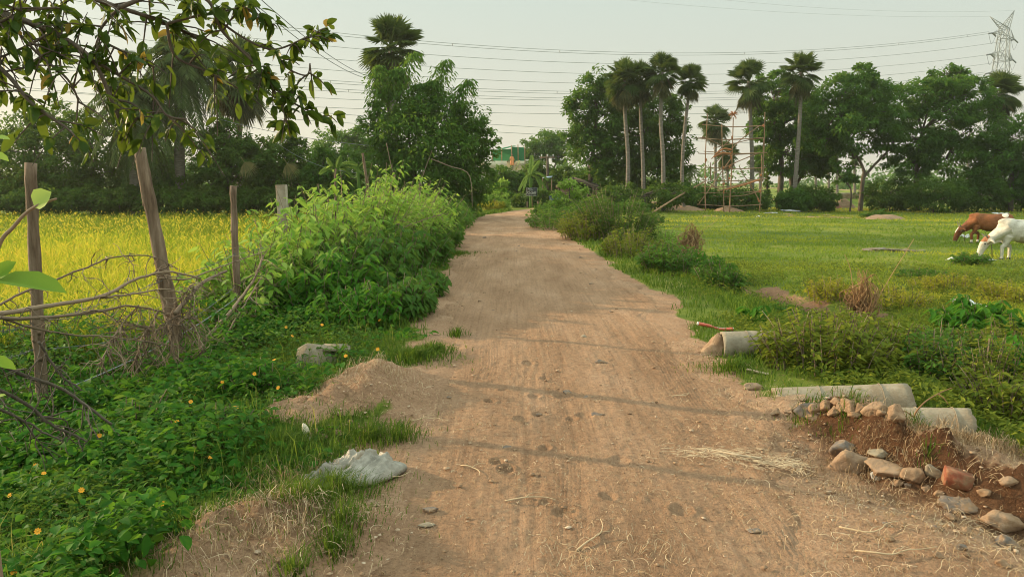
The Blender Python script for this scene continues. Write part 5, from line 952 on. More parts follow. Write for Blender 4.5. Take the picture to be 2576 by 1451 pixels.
# ------------------------------------------------------------------ hut, notice board, utility pole
YU = 55; t = thing('hut', 'dark open hut with a sloping thatched roof at the end of the road', 'hut', foot(1470, YU)); f = np.array(t.location); A = lambda x, y, d=0: at(x, y, YU + d)
def slab(mb, P4, th, tone=.5):
    p = np.array(P4, float); n = np.cross(p[1] - p[0], p[3] - p[0]); n = n / np.linalg.norm(n) * th; v = np.concatenate([p, p + n]); return mb.add(v, [[0, 1, 2, 3], [7, 6, 5, 4], [0, 4, 5, 1], [1, 5, 6, 2], [2, 6, 7, 3], [3, 7, 4, 0]], tone)
M_thatch = rough_mat('old_thatch', [(.2, (.06, .045, .03)), (.5, (.13, .10, .07)), (.8, (.24, .19, .14))], 12, 30, .03, stretch=(1, 1, 6))
mb = slab(MB(), [A(1443, 447, 3), A(1443, 452, -1), A(1504, 474, -1), A(1504, 468, 3)], .12); slab(mb, [A(1443, 452, -1), A(1443, 447, 3), A(1400, 470, 3), A(1400, 476, -1)], .12)
for q in np.linspace(0, 1, 22): mb.tube([A(1443 + 61 * q, 452 + 22 * q, -1.02), A(1444 + 61 * q, 452 + 22 * q + 3 + 2 * rng.random(), -1.03)], [.05, .02], 4)
mb.build('roof', M_thatch, t, f)
for px, d in ((1500, -1), (1492, -1), (1478, -1), (1440, -1), (1405, -1), (1500, 3), (1405, 3)):
    top = 452 + 22 * (px - 1443) / 61 if px > 1443 else 452 + 24 * (1443 - px) / 43; b_ = A(px, 500, d); b_[2] = H(b_[0], b_[1]) - .1; MB().tube([b_, A(px, top, d)], .05, 7).build('post', M_post, t, f)
b_ = A(1450, 490, 2.5); MB().box((b_[0], b_[1], .6), (2.4, .12, 1.9), bevel=.02).build('wall', flat_mat('mud_wall', (.12, .10, .085), .9), t, f)
b_ = A(1492, 490, 2); MB().box((b_[0], b_[1], .55), (.7, .08, 1.3), bevel=.02).build('wall', M_plaster, t, f)
b_ = at(1400, 490, 51.5); tag(MB().box((b_[0], 51.5, .35), (.9, .5, .55), bevel=.04).box((b_[0], 51.5, .65), (.96, .56, .05), bevel=.01).build('blue_crate', flat_mat('blue_plastic', (.03, .06, .16), .5), None, (b_[0], 51.5, .35)), 'dark blue bin by the hut at the road end', 'bin')
b_ = at(1378, 448, 54); mb = slab(MB(), [at(1365, 449, 53), at(1388, 447, 53), at(1390, 444, 55), at(1367, 446, 55)], .04); tag(mb.build('tin_sheet', flat_mat('blue_grey_tin', (.28, .36, .45), .5), None, b_), 'small pale blue tin sheet roof by the utility pole', 'tin roof')
for px in (1365, 1388): MB().tube([at(px, 447, 53.5), (at(px, 447, 53.5)[0], 53.5, 0)], .035, 6).build('prop', M_post, bpy.data.objects['tin_sheet'], b_)
YS = 50; t = thing('notice_board', 'black notice board with rows of white lettering on thin posts', 'sign', foot(1340, YS)); f = np.array(t.location); c = at(1337.5, 482.5, YS); wS, hS = 28 * m_per_px(YS), 20.5 * m_per_px(YS)
MB().box(c, (wS, .03, hS), bevel=.004).build('board', flat_mat('black_paint', (.018, .022, .022), .6), t, f)
mb = MB()
for sx_, sz, w_, h_ in ((0, 1, wS, .014), (0, -1, wS, .014), (1, 0, .014, hS - .028), (-1, 0, .014, hS - .028)): mb.box(c + np.array([sx_ * (wS / 2 - .007), -.018, sz * (hS / 2 - .007)]), (w_, .008, h_))
mb.build('border', flat_mat('grey_green_paint', (.22, .27, .24), .6), t, f)
mb = MB(); r = np.random.default_rng(12)                                             # rows of illegible lettering, white on black
ROWS = [(.035, [(.20, .44, .06), (.51, .55, .05)]), (.23, [(.26, .41, .07), (.48, .60, .07)]), (.40, [(.04, .40, .05), (.46, .60, .05), (.67, .90, .05)]), (.55, [(.08, .22, .05), (.27, .45, .05), (.51, .90, .055)]), (.68, [(.05, .15, .04), (.20, .34, .06), (.40, .88, .05)]), (.86, [(.05, .53, .045), (.66, .92, .055)])]
for v0, words in ROWS:
    for a_, b_, hh in words:
        x = a_; hh *= 1.5
        while x < b_ - .02:
            wl = r.uniform(.022, .036); ch = hh * hS; X_ = c[0] + (x - .5) * wS; Z_ = c[2] + hS / 2 - (v0 + .05) * hS; wl_ = wl * wS; st = .009; kind = r.integers(0, 4)
            P = lambda ox, oz, w_, h_: mb.box((X_ + ox, c[1] - .0175, Z_ + oz - ch / 2), (w_, .003, h_))
            P(0, ch / 2 - st / 2, wl_, st)
            if kind != 1: P(-wl_ / 2 + st / 2, -st / 4, st, ch - st * 1.5)
            if kind != 0: P(wl_ / 2 - st / 2, -st / 4, st, ch - st * 1.5)
            if kind > 1: P(0, -ch / 2 + st / 2, wl_ - 2 * st - .001, st)
            x += wl + .012
mb.build('lettering', flat_mat('white_lettering', (.62, .62, .58), .7), t, f)
for px, y0 in ((1338, 492), (1326, 510), (1353, 508)):
    b_ = at(px + 1, 518, YS + .1); b_[2] = H(b_[0], b_[1]) - .1; MB().tube([b_, at(px, y0, YS + .05) if y0 < 500 else at(px, y0 - 2, YS + .05)], .022 if y0 < 500 else .04, 7).build('post', M_post if y0 > 500 else M_bamboo, t, f)
t = thing('utility_pole', 'slim dark utility pole with cross arm behind the banana plant', 'utility pole', foot(1379, 60)); f = np.array(t.location); tp = at(1377, 388, 60)
MB().tube([f - np.array([0, 0, .2]), tp], [.13, .09], 9).build('pole', M_bark, t, f); MB().box(tp - np.array([0, .1, .25]), (1.1, .08, .1), bevel=.01).build('cross_arm', M_post, t, f)
for s_ in (-.45, 0, .45): MB().tube([tp + np.array([s_, -.1, -.2]), tp + np.array([s_, -.1, -.06]), tp + np.array([s_, -.1, -.02])], [.03, .05, .02], 8).build('insulator', M_plastic, t, f)
for k, (a_, b_) in enumerate((((1377, 391), (1700, 402)), ((1377, 398), (1700, 410)), ((1377, 393), (1150, 440)))):
    wire(('upper service wire from the utility pole to the right', 'lower service wire from the utility pole to the right', 'service wire dropping from the utility pole to the left')[k], [at(*a_, 60), at(*b_, 66)], .3, .012, 0, None, 'service_wire', 'wire', 'service wires at the pole')
for px, Y0, lab in ((1482, 64, 'dark wooden pole left of the hung ivy by the hut'), (1503, 62, 'dark wooden pole right of the hut roof')):
    f = foot(px, Y0); MB().tube([f - np.array([0, 0, .2]), at(px - 1, 400 if px < 1490 else 428, Y0)], [.1, .07], 8); t = thing('wooden_pole', lab, 'pole', f); MB().tube([f - np.array([0, 0, .2]), at(px - 1, 405 if px < 1490 else 430, Y0)], [.1, .07], 8).build('shaft', M_bark, t, f)

# ------------------------------------------------------------------ bamboo scaffold
YB = 51; t = thing('bamboo_scaffold', 'tall rickety scaffold of bamboo poles tied with orange cloth', 'scaffold', foot(1845, YB)); f = np.array(t.location)
sc = lambda cx, cy: ((2700 + cx / 3.224) * .62891, (430 + cy / 3.224) * .62891)
def pole(cx0, cy0, cx1, cy1, d0=0., d1=0., r_=.05, bend=0., nm='pole', m=None):
    a_ = at(*sc(cx0, cy0), YB + d0); b_ = at(*sc(cx1, cy1), YB + d1)
    if cy1 > 1300: b_[2] = H(b_[0], b_[1]) - .15
    md = (a_ + b_) / 2 + np.array([.06 * rng.normal(), 0, bend * m_per_px(YB)]); p = bez([a_, md, b_], 10); MB().tube(p, np.linspace(r_ * .75, r_, 10) * (1 + .08 * rng.normal(size=10)), 7).build(nm, m or M_bamboo, t, f)
for q in ((418, 80, 395, 1350, .3, .3), (603, 210, 632, 1370, 0, 0), (752, 130, 700, 1370, .1, .1), (1160, 60, 1130, 950, 2.6, 2.6), (1115, 610, 1088, 1370, 0, 0), (460, 710, 462, 950, 2.4, 2.4), (1140, 400, 1135, 960, 2.5, 2.5)): pole(*q, r_=.042, nm='standard')
for q in ((350, 222, 1165, 236, .2), (262, 398, 1150, 392, .15), (300, 386, 880, 404, .3), (370, 566, 1190, 582, .15), (300, 592, 1130, 588, 2.4), (400, 770, 1170, 776, .2), (340, 936, 1190, 918, .2), (350, 1020, 900, 990, 2.2), (330, 1098, 1150, 1074, 2.0), (480, 1132, 640, 1132, 2.1), (288, 1250, 1125, 1252, -.1), (640, 1150, 1100, 1080, .1)): pole(q[0], q[1], q[2], q[3], q[4], q[4], .034, -4, 'ledger')
for q in ((470, 665, 735, 400, .1, .1), (475, 750, 635, 620, .1, .1), (735, 525, 1080, 245, .1, .6), (490, 850, 1085, 585, .0, .5), (310, 1240, 735, 640, -.1, .2), (350, 375, 620, 510, .2, .2), (490, 530, 740, 470, .2, .2), (760, 470, 1130, 395, .2, .3), (540, 1085, 1100, 925, -.1, -.1), (955, 980, 1085, 1200, .1, .0), (415, 960, 600, 1080, .3, .3), (500, 630, 735, 545, .05, .05), (505, 640, 735, 600, .05, .05), (830, 760, 1000, 1020, 2.2, 2.2)): pole(*q, r_=.036, bend=2, nm='brace')
mb = MB(); r = np.random.default_rng(3)
for cx, cy in ((720, 600), (722, 640), (625, 770), (710, 770), (395, 900), (1105, 890), (1095, 930), (1090, 1075), (630, 990), (395, 690), (1080, 1190), (700, 920), (1140, 235), (740, 385), (905, 990), (630, 1080)):
    for j in range(3): mb.ball(at(*sc(cx + 6 * r.normal(), cy + 8 * r.normal()), YB - .05), (.055, .05, .08), rotz(r.random() * 6), r.random(), 6, .3)
mb.build('cloth_ties', M_orange, t, f)
pole(500, 640, 720, 600, -.1, -.1, .06, 6, 'cloth_strip', M_orange); pole(520, 605, 725, 548, -.1, -.1, .06, 8, 'cloth_strip', M_orange)
pole(640, 1060, 1095, 930, -.18, -.18, .06, -2, 'cloth_strip', M_orange); mb = MB(); c = at(*sc(755, 90), YB + .1)
for k in range(40): d = nrm(r.normal(size=3) * np.array([1, 1, .5]) + np.array([0, 0, .3])); mb.tube([c, c + d * .18, c + d * .34 + np.array([0, 0, -.05])], [.03, .022, .008], 4, .5, False)
mb.build('straw_topknot', M_orange, t, f)
tag(MB().tube(bez([at(1640, 536, 46), at(1705, 495, 48.5), at(1776, 455, 51)], 10), np.linspace(.06, .045, 10), 7).build('bamboo_prop', M_bamboo, None, at(1640, 536, 46)), 'long bamboo prop leaning from the ground against the scaffold', 'pole')
tag(MB().tube(bez([at(2085, 508, 50), at(2150, 524, 49), at(2215, 545, 48)], 8) - np.array([0, 0, .0]), .04, 6).build('guy_rope', M_rope, None, at(2215, 545, 48)), 'dark guy line sloping from the bushes to the earth heaps', 'rope') if 0 else None
tag(wire('slack guy rope from the scaffold down to the rubbish heap', [at(1915, 455, 51.5), at(2030, 515, 50), at(2110, 540, 48.5)], .1, .03, 0, M_rope, 'guy_rope', 'rope', None), kind=None) if 0 else None

# ------------------------------------------------------------------ heaps and rubbish at the far pasture edge
def heap(name, label, px, py, rx, rz_, m, seed, cat='heap', group=None, n=60):
    c = on(px, py); r = np.random.default_rng(seed); mb = MB(); k = 18; u_ = np.linspace(-1, 1, k); U, V = np.meshgrid(u_, u_); q = np.hypot(U, V); hgt = np.clip(1 - q**2, 0, None) * rz_ * (1 + .7 * fbm(U * 2 + seed, V * 2, 3)); X = c[0] + U * rx; Y = c[1] + V * rx * .6; Z = H(X, Y) - .03 + hgt
    i = np.arange(k - 1)[:, None] * k; j = np.arange(k - 1)[None]; mb.add(np.stack([X, Y, Z], -1).reshape(-1, 3), np.stack([i + j, i + j + 1, i + k + j + 1, i + k + j], -1).reshape(-1, 4), .5)
    o = mb.build(name, m, None, c); return tag(o, label, cat, group)
heap('cloth_heap', 'faded red heap of cloth at the far pasture edge', 2080, 524, 1.3, .55, flat_mat('faded_red_cloth', (.26, .10, .07), .9), 1)
heap('earth_heap', 'dark earth heap right of the faded red cloth', 2118, 522, 1.2, .6, M_clod, 2); heap('earth_heap', 'low bare earth heap left of the scaffold', 1722, 528, 1.6, .3, M_clod, 3); heap('earth_heap', 'brown earth heap under the scaffold', 1835, 532, 1.1, .35, M_clod, 4)
heap('earth_heap', 'small crumbly earth heap burying the left end of the far pipe', 1808, 886, .20, .20, M_clod, 6); heap('earth_heap', 'low dark earth mound behind the brown cow in the pasture', 2225, 551, 1.3, .3, M_clod, 5)
def scrap(label, px, py, rx, ry, h, seed, m=None, group='white litter on the pasture', name='litter', cat='litter'):
    c = on(px, py); r = np.random.default_rng(seed); k = 12; u_ = np.linspace(-1, 1, k); U, V = np.meshgrid(u_, u_); X = c[0] + U * rx * (1 + .2 * V * r.normal()); Y = c[1] + V * ry * (1 + .2 * U); Z = H(X, Y) + .02 + h * np.clip(.5 + fbm(U * 1.6 + seed * 3, V * 1.6, 3), 0, 1.2) * (1 - .6 * np.hypot(U, V) / 1.42)
    X = X + .12 * rx * r.normal(size=X.shape); i = np.arange(k - 1)[:, None] * k; j = np.arange(k - 1)[None]; mb = MB().add(np.stack([X, Y, Z], -1).reshape(-1, 3), np.stack([i + j, i + j + 1, i + k + j + 1, i + k + j], -1).reshape(-1, 4), .5); n = k * k
    o = mb.build(name, m or M_plastic, None, c); md = o.modifiers.new('thickness', 'SOLIDIFY'); md.thickness = .004; return tag(o, label, cat, group)
scrap('crumpled white plastic bag left of the leafy clump by the white cow', 2398, 656, .16, .10, .10, 1); scrap('white plate under the muzzle of the white cow', 2478, 655, .22, .16, .04, 2); scrap('white paper lying behind the head of the brown cow', 2428, 600, .14, .12, .22, 3)
scrap('white rubbish in the grass under the scaffold', 1985, 533, .55, .3, .2, 4); scrap('white rubbish strip right of the scaffold', 2190, 527, .7, .3, .15, 5) if 0 else scrap('white rag on the ground right of the earth heaps', 2272, 530, .4, .3, .15, 5); scrap('pale rubbish strip left of the red cloth heap', 1940, 537, .4, .25, .12, 6); scrap('white rag on the far edge above the brown cow', 2515, 540, .45, .3, .2, 7)
scrap('grey white torn sheet lying across the pasture', 2240, 632, .75, .18, .12, 8, M_conc); scrap('white torn sheet among the yellow weeds on the right', 2430, 770, .22, .3, .12, 9); scrap('small white scrap in front of the scaffold', 1908, 547, .12, .1, .1, 10)
mb = MB(); P, az, L, wd, tn, lf = straw(60, on(2200, 632)[0], on(2200, 632)[1], .6, .15, 91, .5, .1, (.3, .9)); wd = wd * 4; mb.straws(P, az * .1, L, wd, tn, lf, .3); tag(mb.build('brushwood', M_twig), 'thin scatter of dry brushwood on the pasture', 'brushwood', kind='stuff')

# ------------------------------------------------------------------ concrete barrier beyond the trees
t = thing('roadside_barrier', 'long low pale concrete barrier glimpsed behind the tree trunks', 'barrier', (30, 70, -.5)); f = np.array(t.location)
mb = MB(); a_ = at(2010, 478, 68); b_ = at(2700, 474, 74); dd = b_ - a_; ang = math.atan2(dd[1], dd[0]); cc = (a_ + b_) / 2; cc[2] = .35; mb.box(cc, (np.linalg.norm(dd), .3, .55), rotz(ang), bevel=.03).build('wall', M_conc, t, f)
for q in np.linspace(0, 1, 15): c = a_ + dd * q; MB().box((c[0], c[1], -.2), (.35, .25, 1.0), rotz(ang), bevel=.02).build('pillar', M_conc, t, f)
# ------------------------------------------------------------------ pylon and power lines
DP = 200; M_py = flat_mat('pylon_steel', (.24, .26, .25), .6, .3); base = at(2520, 150, DP); base[2] = -.5
t = thing('pylon', 'tall steel lattice pylon at the right edge behind the trees', 'pylon', base); mp_ = m_per_px(DP); yz = lambda py: at(2520, py, DP)[2] - base[2]
ax = rotz(R(38)) @ np.array([1., 0, 0]); ay = np.array([-ax[1], ax[0], 0.])
lev = [(470, 4.6), (400, 3.7), (330, 2.9), (268, 2.2), (215, 1.7), (155, 1.35), (100, 1.1), (72, .9)]
corn = [[(sx_ * w_ * ax + sy_ * w_ * ay + np.array([0, 0, yz(py)])) for sx_, sy_ in ((-1, -1), (1, -1), (1, 1), (-1, 1))] for py, w_ in lev]
corn[0] = [np.array([c[0], c[1], 0]) for c in corn[0]]
for k in range(4): MB().tube([c[k] for c in corn], .11, 5).build('tower_leg', M_py, t)
mb = MB()
for a_, b_ in zip(corn[:-1], corn[1:]):
    for k in range(4):
        j = (k + 1) % 4; mb.tube([a_[k], b_[j]], .06, 4); mb.tube([a_[j], b_[k]], .06, 4); mb.tube([b_[k], b_[j]], .06, 4)
mb.build('bracing', M_py, t); ins = []
ARMS = [(92, 7.2), (144, 7.2), (190, 7.0), (240, 6.6)]
for py, L in ARMS:
    for s_ in (-1, 1):
        tip = ax * s_ * L + np.array([0, 0, yz(py)]); z0, z1 = yz(py + 2), yz(py - 16); mb = MB(); w_ = 1.3
        for sy_ in (-1, 1):
            r0 = ax * s_ * w_ + ay * sy_ * w_; lo = r0 + np.array([0, 0, z0]); hi = r0 * .85 + np.array([0, 0, z1]); mb.tube([lo, tip], .07, 4); mb.tube([hi, tip], .07, 4)
            for q in (.25, .5, .75): mb.tube([lo + (tip - lo) * q, hi + (tip - hi) * (q - .12)], .045, 4); mb.tube([lo + (tip - lo) * q, hi + (tip - hi) * (q + .1)], .045, 4)
        mb.build('cross_arm', M_py, t)
        for d in (-1, 1):
            e = tip + np.array([-.72, -.62, 0]) * d * 2.6 + np.array([0, 0, -.45]); MB().tube(bez([tip, (tip + e) / 2, e], 12), .17 * (1 + .3 * np.sin(np.arange(12) * 2.5)), 6).build('insulator', M_wire, t)
            if d > 0: ins.append((py, s_, e + base))
        q = np.array([-.72, -.62, 0]) * 2.6; MB().tube(bez([tip + q - np.array([0, 0, .45]), tip - np.array([0, 0, 2.6]), tip - q - np.array([0, 0, .45])], 12), .04, 4).build('jumper_loop', M_wire, t)
for s_, px, py in ((-1, 2490, 42), (1, 2552, 27)):
    tip = at(px, py, DP) - base; mb = MB()
    for k in range(4): mb.tube([corn[-1][k], tip], .07, 4)
    for q in np.linspace(.1, .85, 6):
        p_ = [corn[-1][k] + (tip - corn[-1][k]) * q for k in range(4)]; p2 = [corn[-1][k] + (tip - corn[-1][k]) * (q + .13) for k in range(4)]
        for k in range(4): mb.tube([p_[k], p2[(k + 1) % 4]], .04, 4)
    mb.build('peak', M_py, t)
M_pl = flat_mat('aluminium_conductor', (.26, .28, .27), .6)
def span(label, p0, pyx, end, rad_, group='power lines crossing the sky', pair=0.):
    rad = rad_ * .72; a_ = np.array(p0); b_ = np.array(end); tt = np.linspace(0, 1, 60)[:, None]
    def pt(s_): q = a_ + (b_ - a_) * tt; q[:, 2] -= s_ * (4 * tt * (1 - tt))[:, 0]; return q
    def proj(q): d = q - np.array([0, 0, CAMZ]); z = d @ FWD; return 1288 + F * d[:, 0] / z, 725.5 - F * (d @ UP) / z
    lo, hi = -5., 30.
    for _ in range(40):
        m_ = (lo + hi) / 2; X, Y = proj(pt(m_)); v = np.interp(pyx[0], X, Y); lo, hi = (m_, hi) if v < pyx[1] else (lo, m_)
    q = pt((lo + hi) / 2); mb = MB().tube(q, rad, 4, caps=False)
    if pair: mb.tube(q + np.array([0, 0, pair]), rad, 4, caps=False); [mb.tube([q[k], q[k] + np.array([0, 0, pair])], rad * 1.5, 4, caps=False) for k in range(3, 58, 6)]
    tag(mb.build('power_line', M_pl, None, a_), label, 'power line', group)
I = {(py, s_): e for py, s_, e in ins}
for lab, y0, ym, e, pr in (
    ('topmost twin power line, sagging to the upper pylon arm', -45, (1420, 133), I[(92, -1)], .45), ('single power line just below the topmost twin line', -2, (1420, 157), I[(92, 1)], 0), ('third power line down from the top of the span', 40, (1420, 184), I[(144, -1)], 0),
    ('fourth power line down from the top of the span', 75, (1420, 209), I[(144, 1)], 0), ('twin power line fifth down in the span', 120, (1420, 236), I[(190, -1)], .45), ('sixth power line down in the span', 150, (1420, 253), I[(190, 1)], .45),
    ('seventh power line down in the span', 185, (1420, 268), I[(240, -1)], 0), ('eighth power line down, above the two low ones', 215, (1420, 287), I[(240, 1)], 0), ('upper of the two lowest power lines', 205, (1420, 324), at(2700, 352, 190), 0), ('lowest of all the power lines over the road', 232, (1330, 337), at(2700, 362, 190), 0)):
    span(lab, at(-100, y0, 118), ym, e, .055, pair=pr)
span('upper hair thin earth wire running to the right pylon peak', at(1300, -70, 150), (1900, 8), at(2552, 27, DP), .022, 'earth wires'); span('lower hair thin earth wire running to the left pylon peak', at(1300, -30, 150), (1900, 27), at(2490, 42, DP), .022, 'earth wires')
for lab, a_, b_ in (('left of two steep service wires above the left palms', at(560, -60, 14), at(935, 200, 38)), ('right of two steep service wires above the left palms', at(570, -80, 14), at(942, 196, 38)), ('thin drooping service wire between the palm trunk and the distant trees', at(455, 272, 39), at(1010, 372, 36)), ('thin wire slanting across the dark thicket to the banana plant', at(690, 355, 38), at(905, 435, 32))):
    p = np.linspace(0, 1, 24)[:, None]; q = a_ + (b_ - a_) * p; q[:, 2] -= .35 * (4 * p * (1 - p))[:, 0]; tag(MB().tube(q, .011, 4, caps=False).build('service_wire', M_wire, None, a_), lab, 'wire', 'service wires on the left')

# ------------------------------------------------------------------ concrete pipes, slab, sack and rubble
def pipe(label, pL, pR, rad, seed, broken=.03, pts_=None):
    a_, b_ = pts_ if pts_ else (at(*pL), at(*pR)); r = np.random.default_rng(seed); t = thing('concrete_pipe', label, 'pipe', (a_ + b_) / 2, 'concrete pipes on the right verge'); f = np.array(t.location)
    n, k = 20, 40; ax_ = nrm(b_ - a_); sd = nrm(np.cross(ax_, np.array([0, 0, 1.]))); up = np.cross(sd, ax_); th = np.linspace(0, 2 * np.pi, k, endpoint=False); L = np.linalg.norm(b_ - a_); rag = broken * (fbm(np.cos(th) * 2 + seed, np.sin(th) * 2, 4) + .3 * r.random(k)); mb = MB()
    for rr, nm in ((rad, 0), (rad * .82, 1)):
        s_ = np.linspace(0, 1, n)[:, None] * (L + rag[None] * 1.0); V = a_ + s_[..., None] * ax_ + rr * (1 + .006 * r.normal(size=(n, k)))[..., None] * (np.cos(th)[None, :, None] * sd + np.sin(th)[None, :, None] * up); i = np.arange(n - 1)[:, None] * k; j = np.arange(k)[None]
        q = np.stack([i + j, i + (j + 1) % k, i + k + (j + 1) % k, i + k + j], -1).reshape(-1, 4); mb.add(V.reshape(-1, 3), q if nm == 0 else q[:, ::-1])
    N = n * k; j = np.arange(k); j2 = (j + 1) % k; rim = lambda o: np.stack([o + j, o + j2, N + o + j2, N + o + j], -1); mb.f[4].append(rim((n - 1) * k)); mb.t[4].append(np.full(k, .5)); mb.f[4].append(rim(0)[:, ::-1]); mb.t[4].append(np.full(k, .5))
    mb.build('shell', M_conc, t, f, True)
    for s_ in (.35, .8): MB().tube(a_ + ax_ * L * s_ + .002 * up + (rad * 1.012) * (np.cos(th)[:, None] * sd + np.sin(th)[:, None] * up), .004, 4, caps=False).build('casting_seam', M_conc, t, f)
    return t
pipe('small concrete pipe beside the red wrapper, farthest of three', None, None, .15, 1, pts_=(at(1815, 872, on(1900, 888)[1]), at(1995, 868, on(1900, 888)[1] - .05)))
pipe('large grey concrete pipe with broken end, the middle of three', (1945, 1030, 5.95), (2285, 1020, 5.75), .175, 2)
pipe('near concrete pipe crusted with pale earth behind the mound', (2235, 1078, 5.45), (2440, 1082, 5.3), .16, 3)
def rock(name, label, px, py, w_, h_, m, seed, d=None, rot=None, cat='stone', group='stones along the rubble bank', flat=0., sink=.42, z=None):
    c = on(px, py); mm = np.linalg.norm(c) / F; w_ *= mm; h_ *= mm; d = (d or (w_ / mm * .8)) * mm; r = np.random.default_rng(seed); n = 20
    th = np.linspace(0, np.pi, n); ph = np.linspace(0, 2 * np.pi, 2 * n, endpoint=False); uv = np.stack([np.sin(th)[:, None] * np.cos(ph), np.sin(th)[:, None] * np.sin(ph), np.cos(th)[:, None] * np.ones(2 * n)], -1).reshape(-1, 3)
    pl = nrm(r.normal(size=(13, 3))); dd = r.uniform(.62, 1., 13); q = np.maximum(uv @ pl.T, .05) / dd; rad = 1 / (np.sum(q**36, 1))**(1 / 36); rad = np.minimum(rad, 1.4) * (1 + .05 * r.normal(size=len(uv)) * .3 + .16 * fbm(uv[:, 0] * 3 + seed, uv[:, 1] * 3 + uv[:, 2] * 2.3, 4))
    v = uv * rad[:, None] * np.array([w_, d, h_]) * .5; k = 2 * n; i = np.arange(n - 1)[:, None] * k; j = np.arange(k)[None]; fc = np.stack([i + j, i + k + j, i + k + (j + 1) % k, i + (j + 1) % k], -1).reshape(-1, 4)
    v = v @ rotz(r.uniform(-.4, .4) if rot is None else rot).T; o = MB().add(v + c + np.array([0, 0, h_ * (.5 - sink)]), fc).build(name, m, None, c); return tag(o, label, cat, group)
rock('rock', 'big pale orange rock leaning below the dark mound', 2145, 1170, 105, 62, M_rock, 1); rock('rock', 'greenish grey pointed rock above the big pale orange rock', 2125, 1132, 66, 52, M_stone, 2); rock('rock', 'flat pale rock right of the big pale orange rock', 2235, 1182, 95, 38, M_rock, 3)
rock('rock', 'long flat pale rock on the grass left of the large pipe', 2010, 1003, 90, 30, M_rock, 4); rock('rock', 'low pale lump in the grass near the road edge', 1890, 980, 44, 22, M_rock, 5); rock('rock', 'dark grey rock under the pale rock at the left pipe end', 2035, 1030, 75, 34, M_stone, 6)
rock('rock', 'pale rock at the lower right among straw', 2510, 1318, 70, 36, M_rock, 7); rock('rock', 'grey rock far right below the pale straw rock', 2530, 1375, 50, 50, M_stone, 8); rock('rock', 'grey flat stone under the red brick', 2410, 1275, 60, 40, M_stone, 9); rock('rock', 'round tan clod left of the red brick', 2305, 1200, 55, 38, M_clod, 10); rock('rock', 'thin pale slab leaning left of the broken brick', 2345, 1190, 40, 34, M_conc, 11)
rock('rock', 'small white stone below the flat pale rock', 2206, 1203, 26, 22, M_plastic, 12); rock('rock', 'grey flake stone at the foot of the dark mound', 2215, 1140, 40, 18, M_conc, 13)
for k, (px, py, w_) in enumerate(((1988, 1040, 26), (2005, 1034, 24), (2045, 1048, 30), (2060, 1030, 34), (2078, 1024, 38), (2100, 1036, 30), (2118, 1028, 28), (2140, 1024, 40), (2165, 1030, 26), (2195, 1032, 44), (2215, 1040, 26), (2255, 1045, 48), (1950, 1040, 26), (2150, 1044, 30), (2030, 1022, 22), (2105, 1014, 26))): rock('stone', 'rounded earthy stone in the row topping the dirt mound', px, py, w_, w_ * .8, M_clod if k % 3 else M_rock, 30 + k, cat='stone', group='row of stones topping the mound')
for k, (px, py, w_) in enumerate(((2260, 1215, 24), (2330, 1230, 26), (2285, 1222, 20), (2365, 1240, 22), (2390, 1300, 26), (2350, 1330, 30), (2430, 1340, 34), (2290, 1300, 18), (2230, 1320, 22), (2480, 1240, 30), (2540, 1210, 34), (2420, 1380, 28), (2520, 1420, 36), (2360, 1400, 22), (2110, 1200, 20), (2080, 1240, 14), (1990, 1165, 16))): rock('stone', 'small tan stone lying loose in the rubble strip', px, py, w_, w_ * .7, (M_clod, M_rock, M_stone)[k % 3], 60 + k, cat='stone', group='loose small stones in the rubble')
rock('stone', 'dark brown stone on the road below the sack', 1083, 1284, 46, 20, M_stone, 90); rock('stone', 'pale flat stone half sunk left of the dark road stone', 1075, 1318, 36, 10, M_conc, 91); rock('stone', 'grey green flat stone lying on the right wheel track', 1898, 1336, 38, 14, M_stone, 92); rock('stone', 'pale stone by the grass tuft under the sack', 938, 1268, 46, 16, M_rock, 93)
for k, (px, py, w_, lab) in enumerate(((1425, 988, 26, 'dark flat stone on the middle of the road'), (1474, 1000, 18, 'small upright grey stone right of the dark flat stone'), (1505, 1047, 32, 'flat stick-like dark stone below the upright stone'), (1358, 1042, 14, 'small dark stone on the left wheel track'), (1278, 1127, 26, 'small pale stone in the middle foreground'), (1508, 912, 30, 'orange brown chip at the road centre'), (1468, 848, 22, 'pale flake far up the road'), (1130, 1000, 12, 'tiny dark stone near the left dirt mound'))): rock('stone', lab, px, py, w_, w_ * .45, M_stone if k != 6 else M_conc, 95 + k, cat='stone', group='stones scattered on the road')
for k, (px, py, w_) in enumerate(((830, 1078, 20), (850, 1092, 26), (800, 1085, 22), (780, 1095, 26), (880, 1060, 18), (840, 1040, 16), (815, 1100, 24), (905, 1075, 14))): rock('earth_clod', 'brown earth clod beside the white mushroom', px, py, w_, w_ * .7, M_clod, 120 + k, cat='earth clod', group='clods under the left dirt mound')
for k, (px, py, w_) in enumerate(((715, 1410, 46), (735, 1440, 44), (770, 1442, 40), (690, 1425, 30))): rock('earth_clod', 'reddish earth clod at the bottom left of the track', px, py, w_, w_ * .6, M_clod, 130 + k, cat='earth clod', group='clods at the bottom left')
# bricks
c = on(2408, 1212); o = MB().box(c + np.array([0, 0, .022]), (.135, .10, .085), rotz(-.35) @ roty(.16), bevel=.008).build('brick', M_brick, None, c); tag(o, 'broken red brick set in the straw of the bank', 'brick')
c = on(1010, 1322) if 0 else on(2460, 1225)
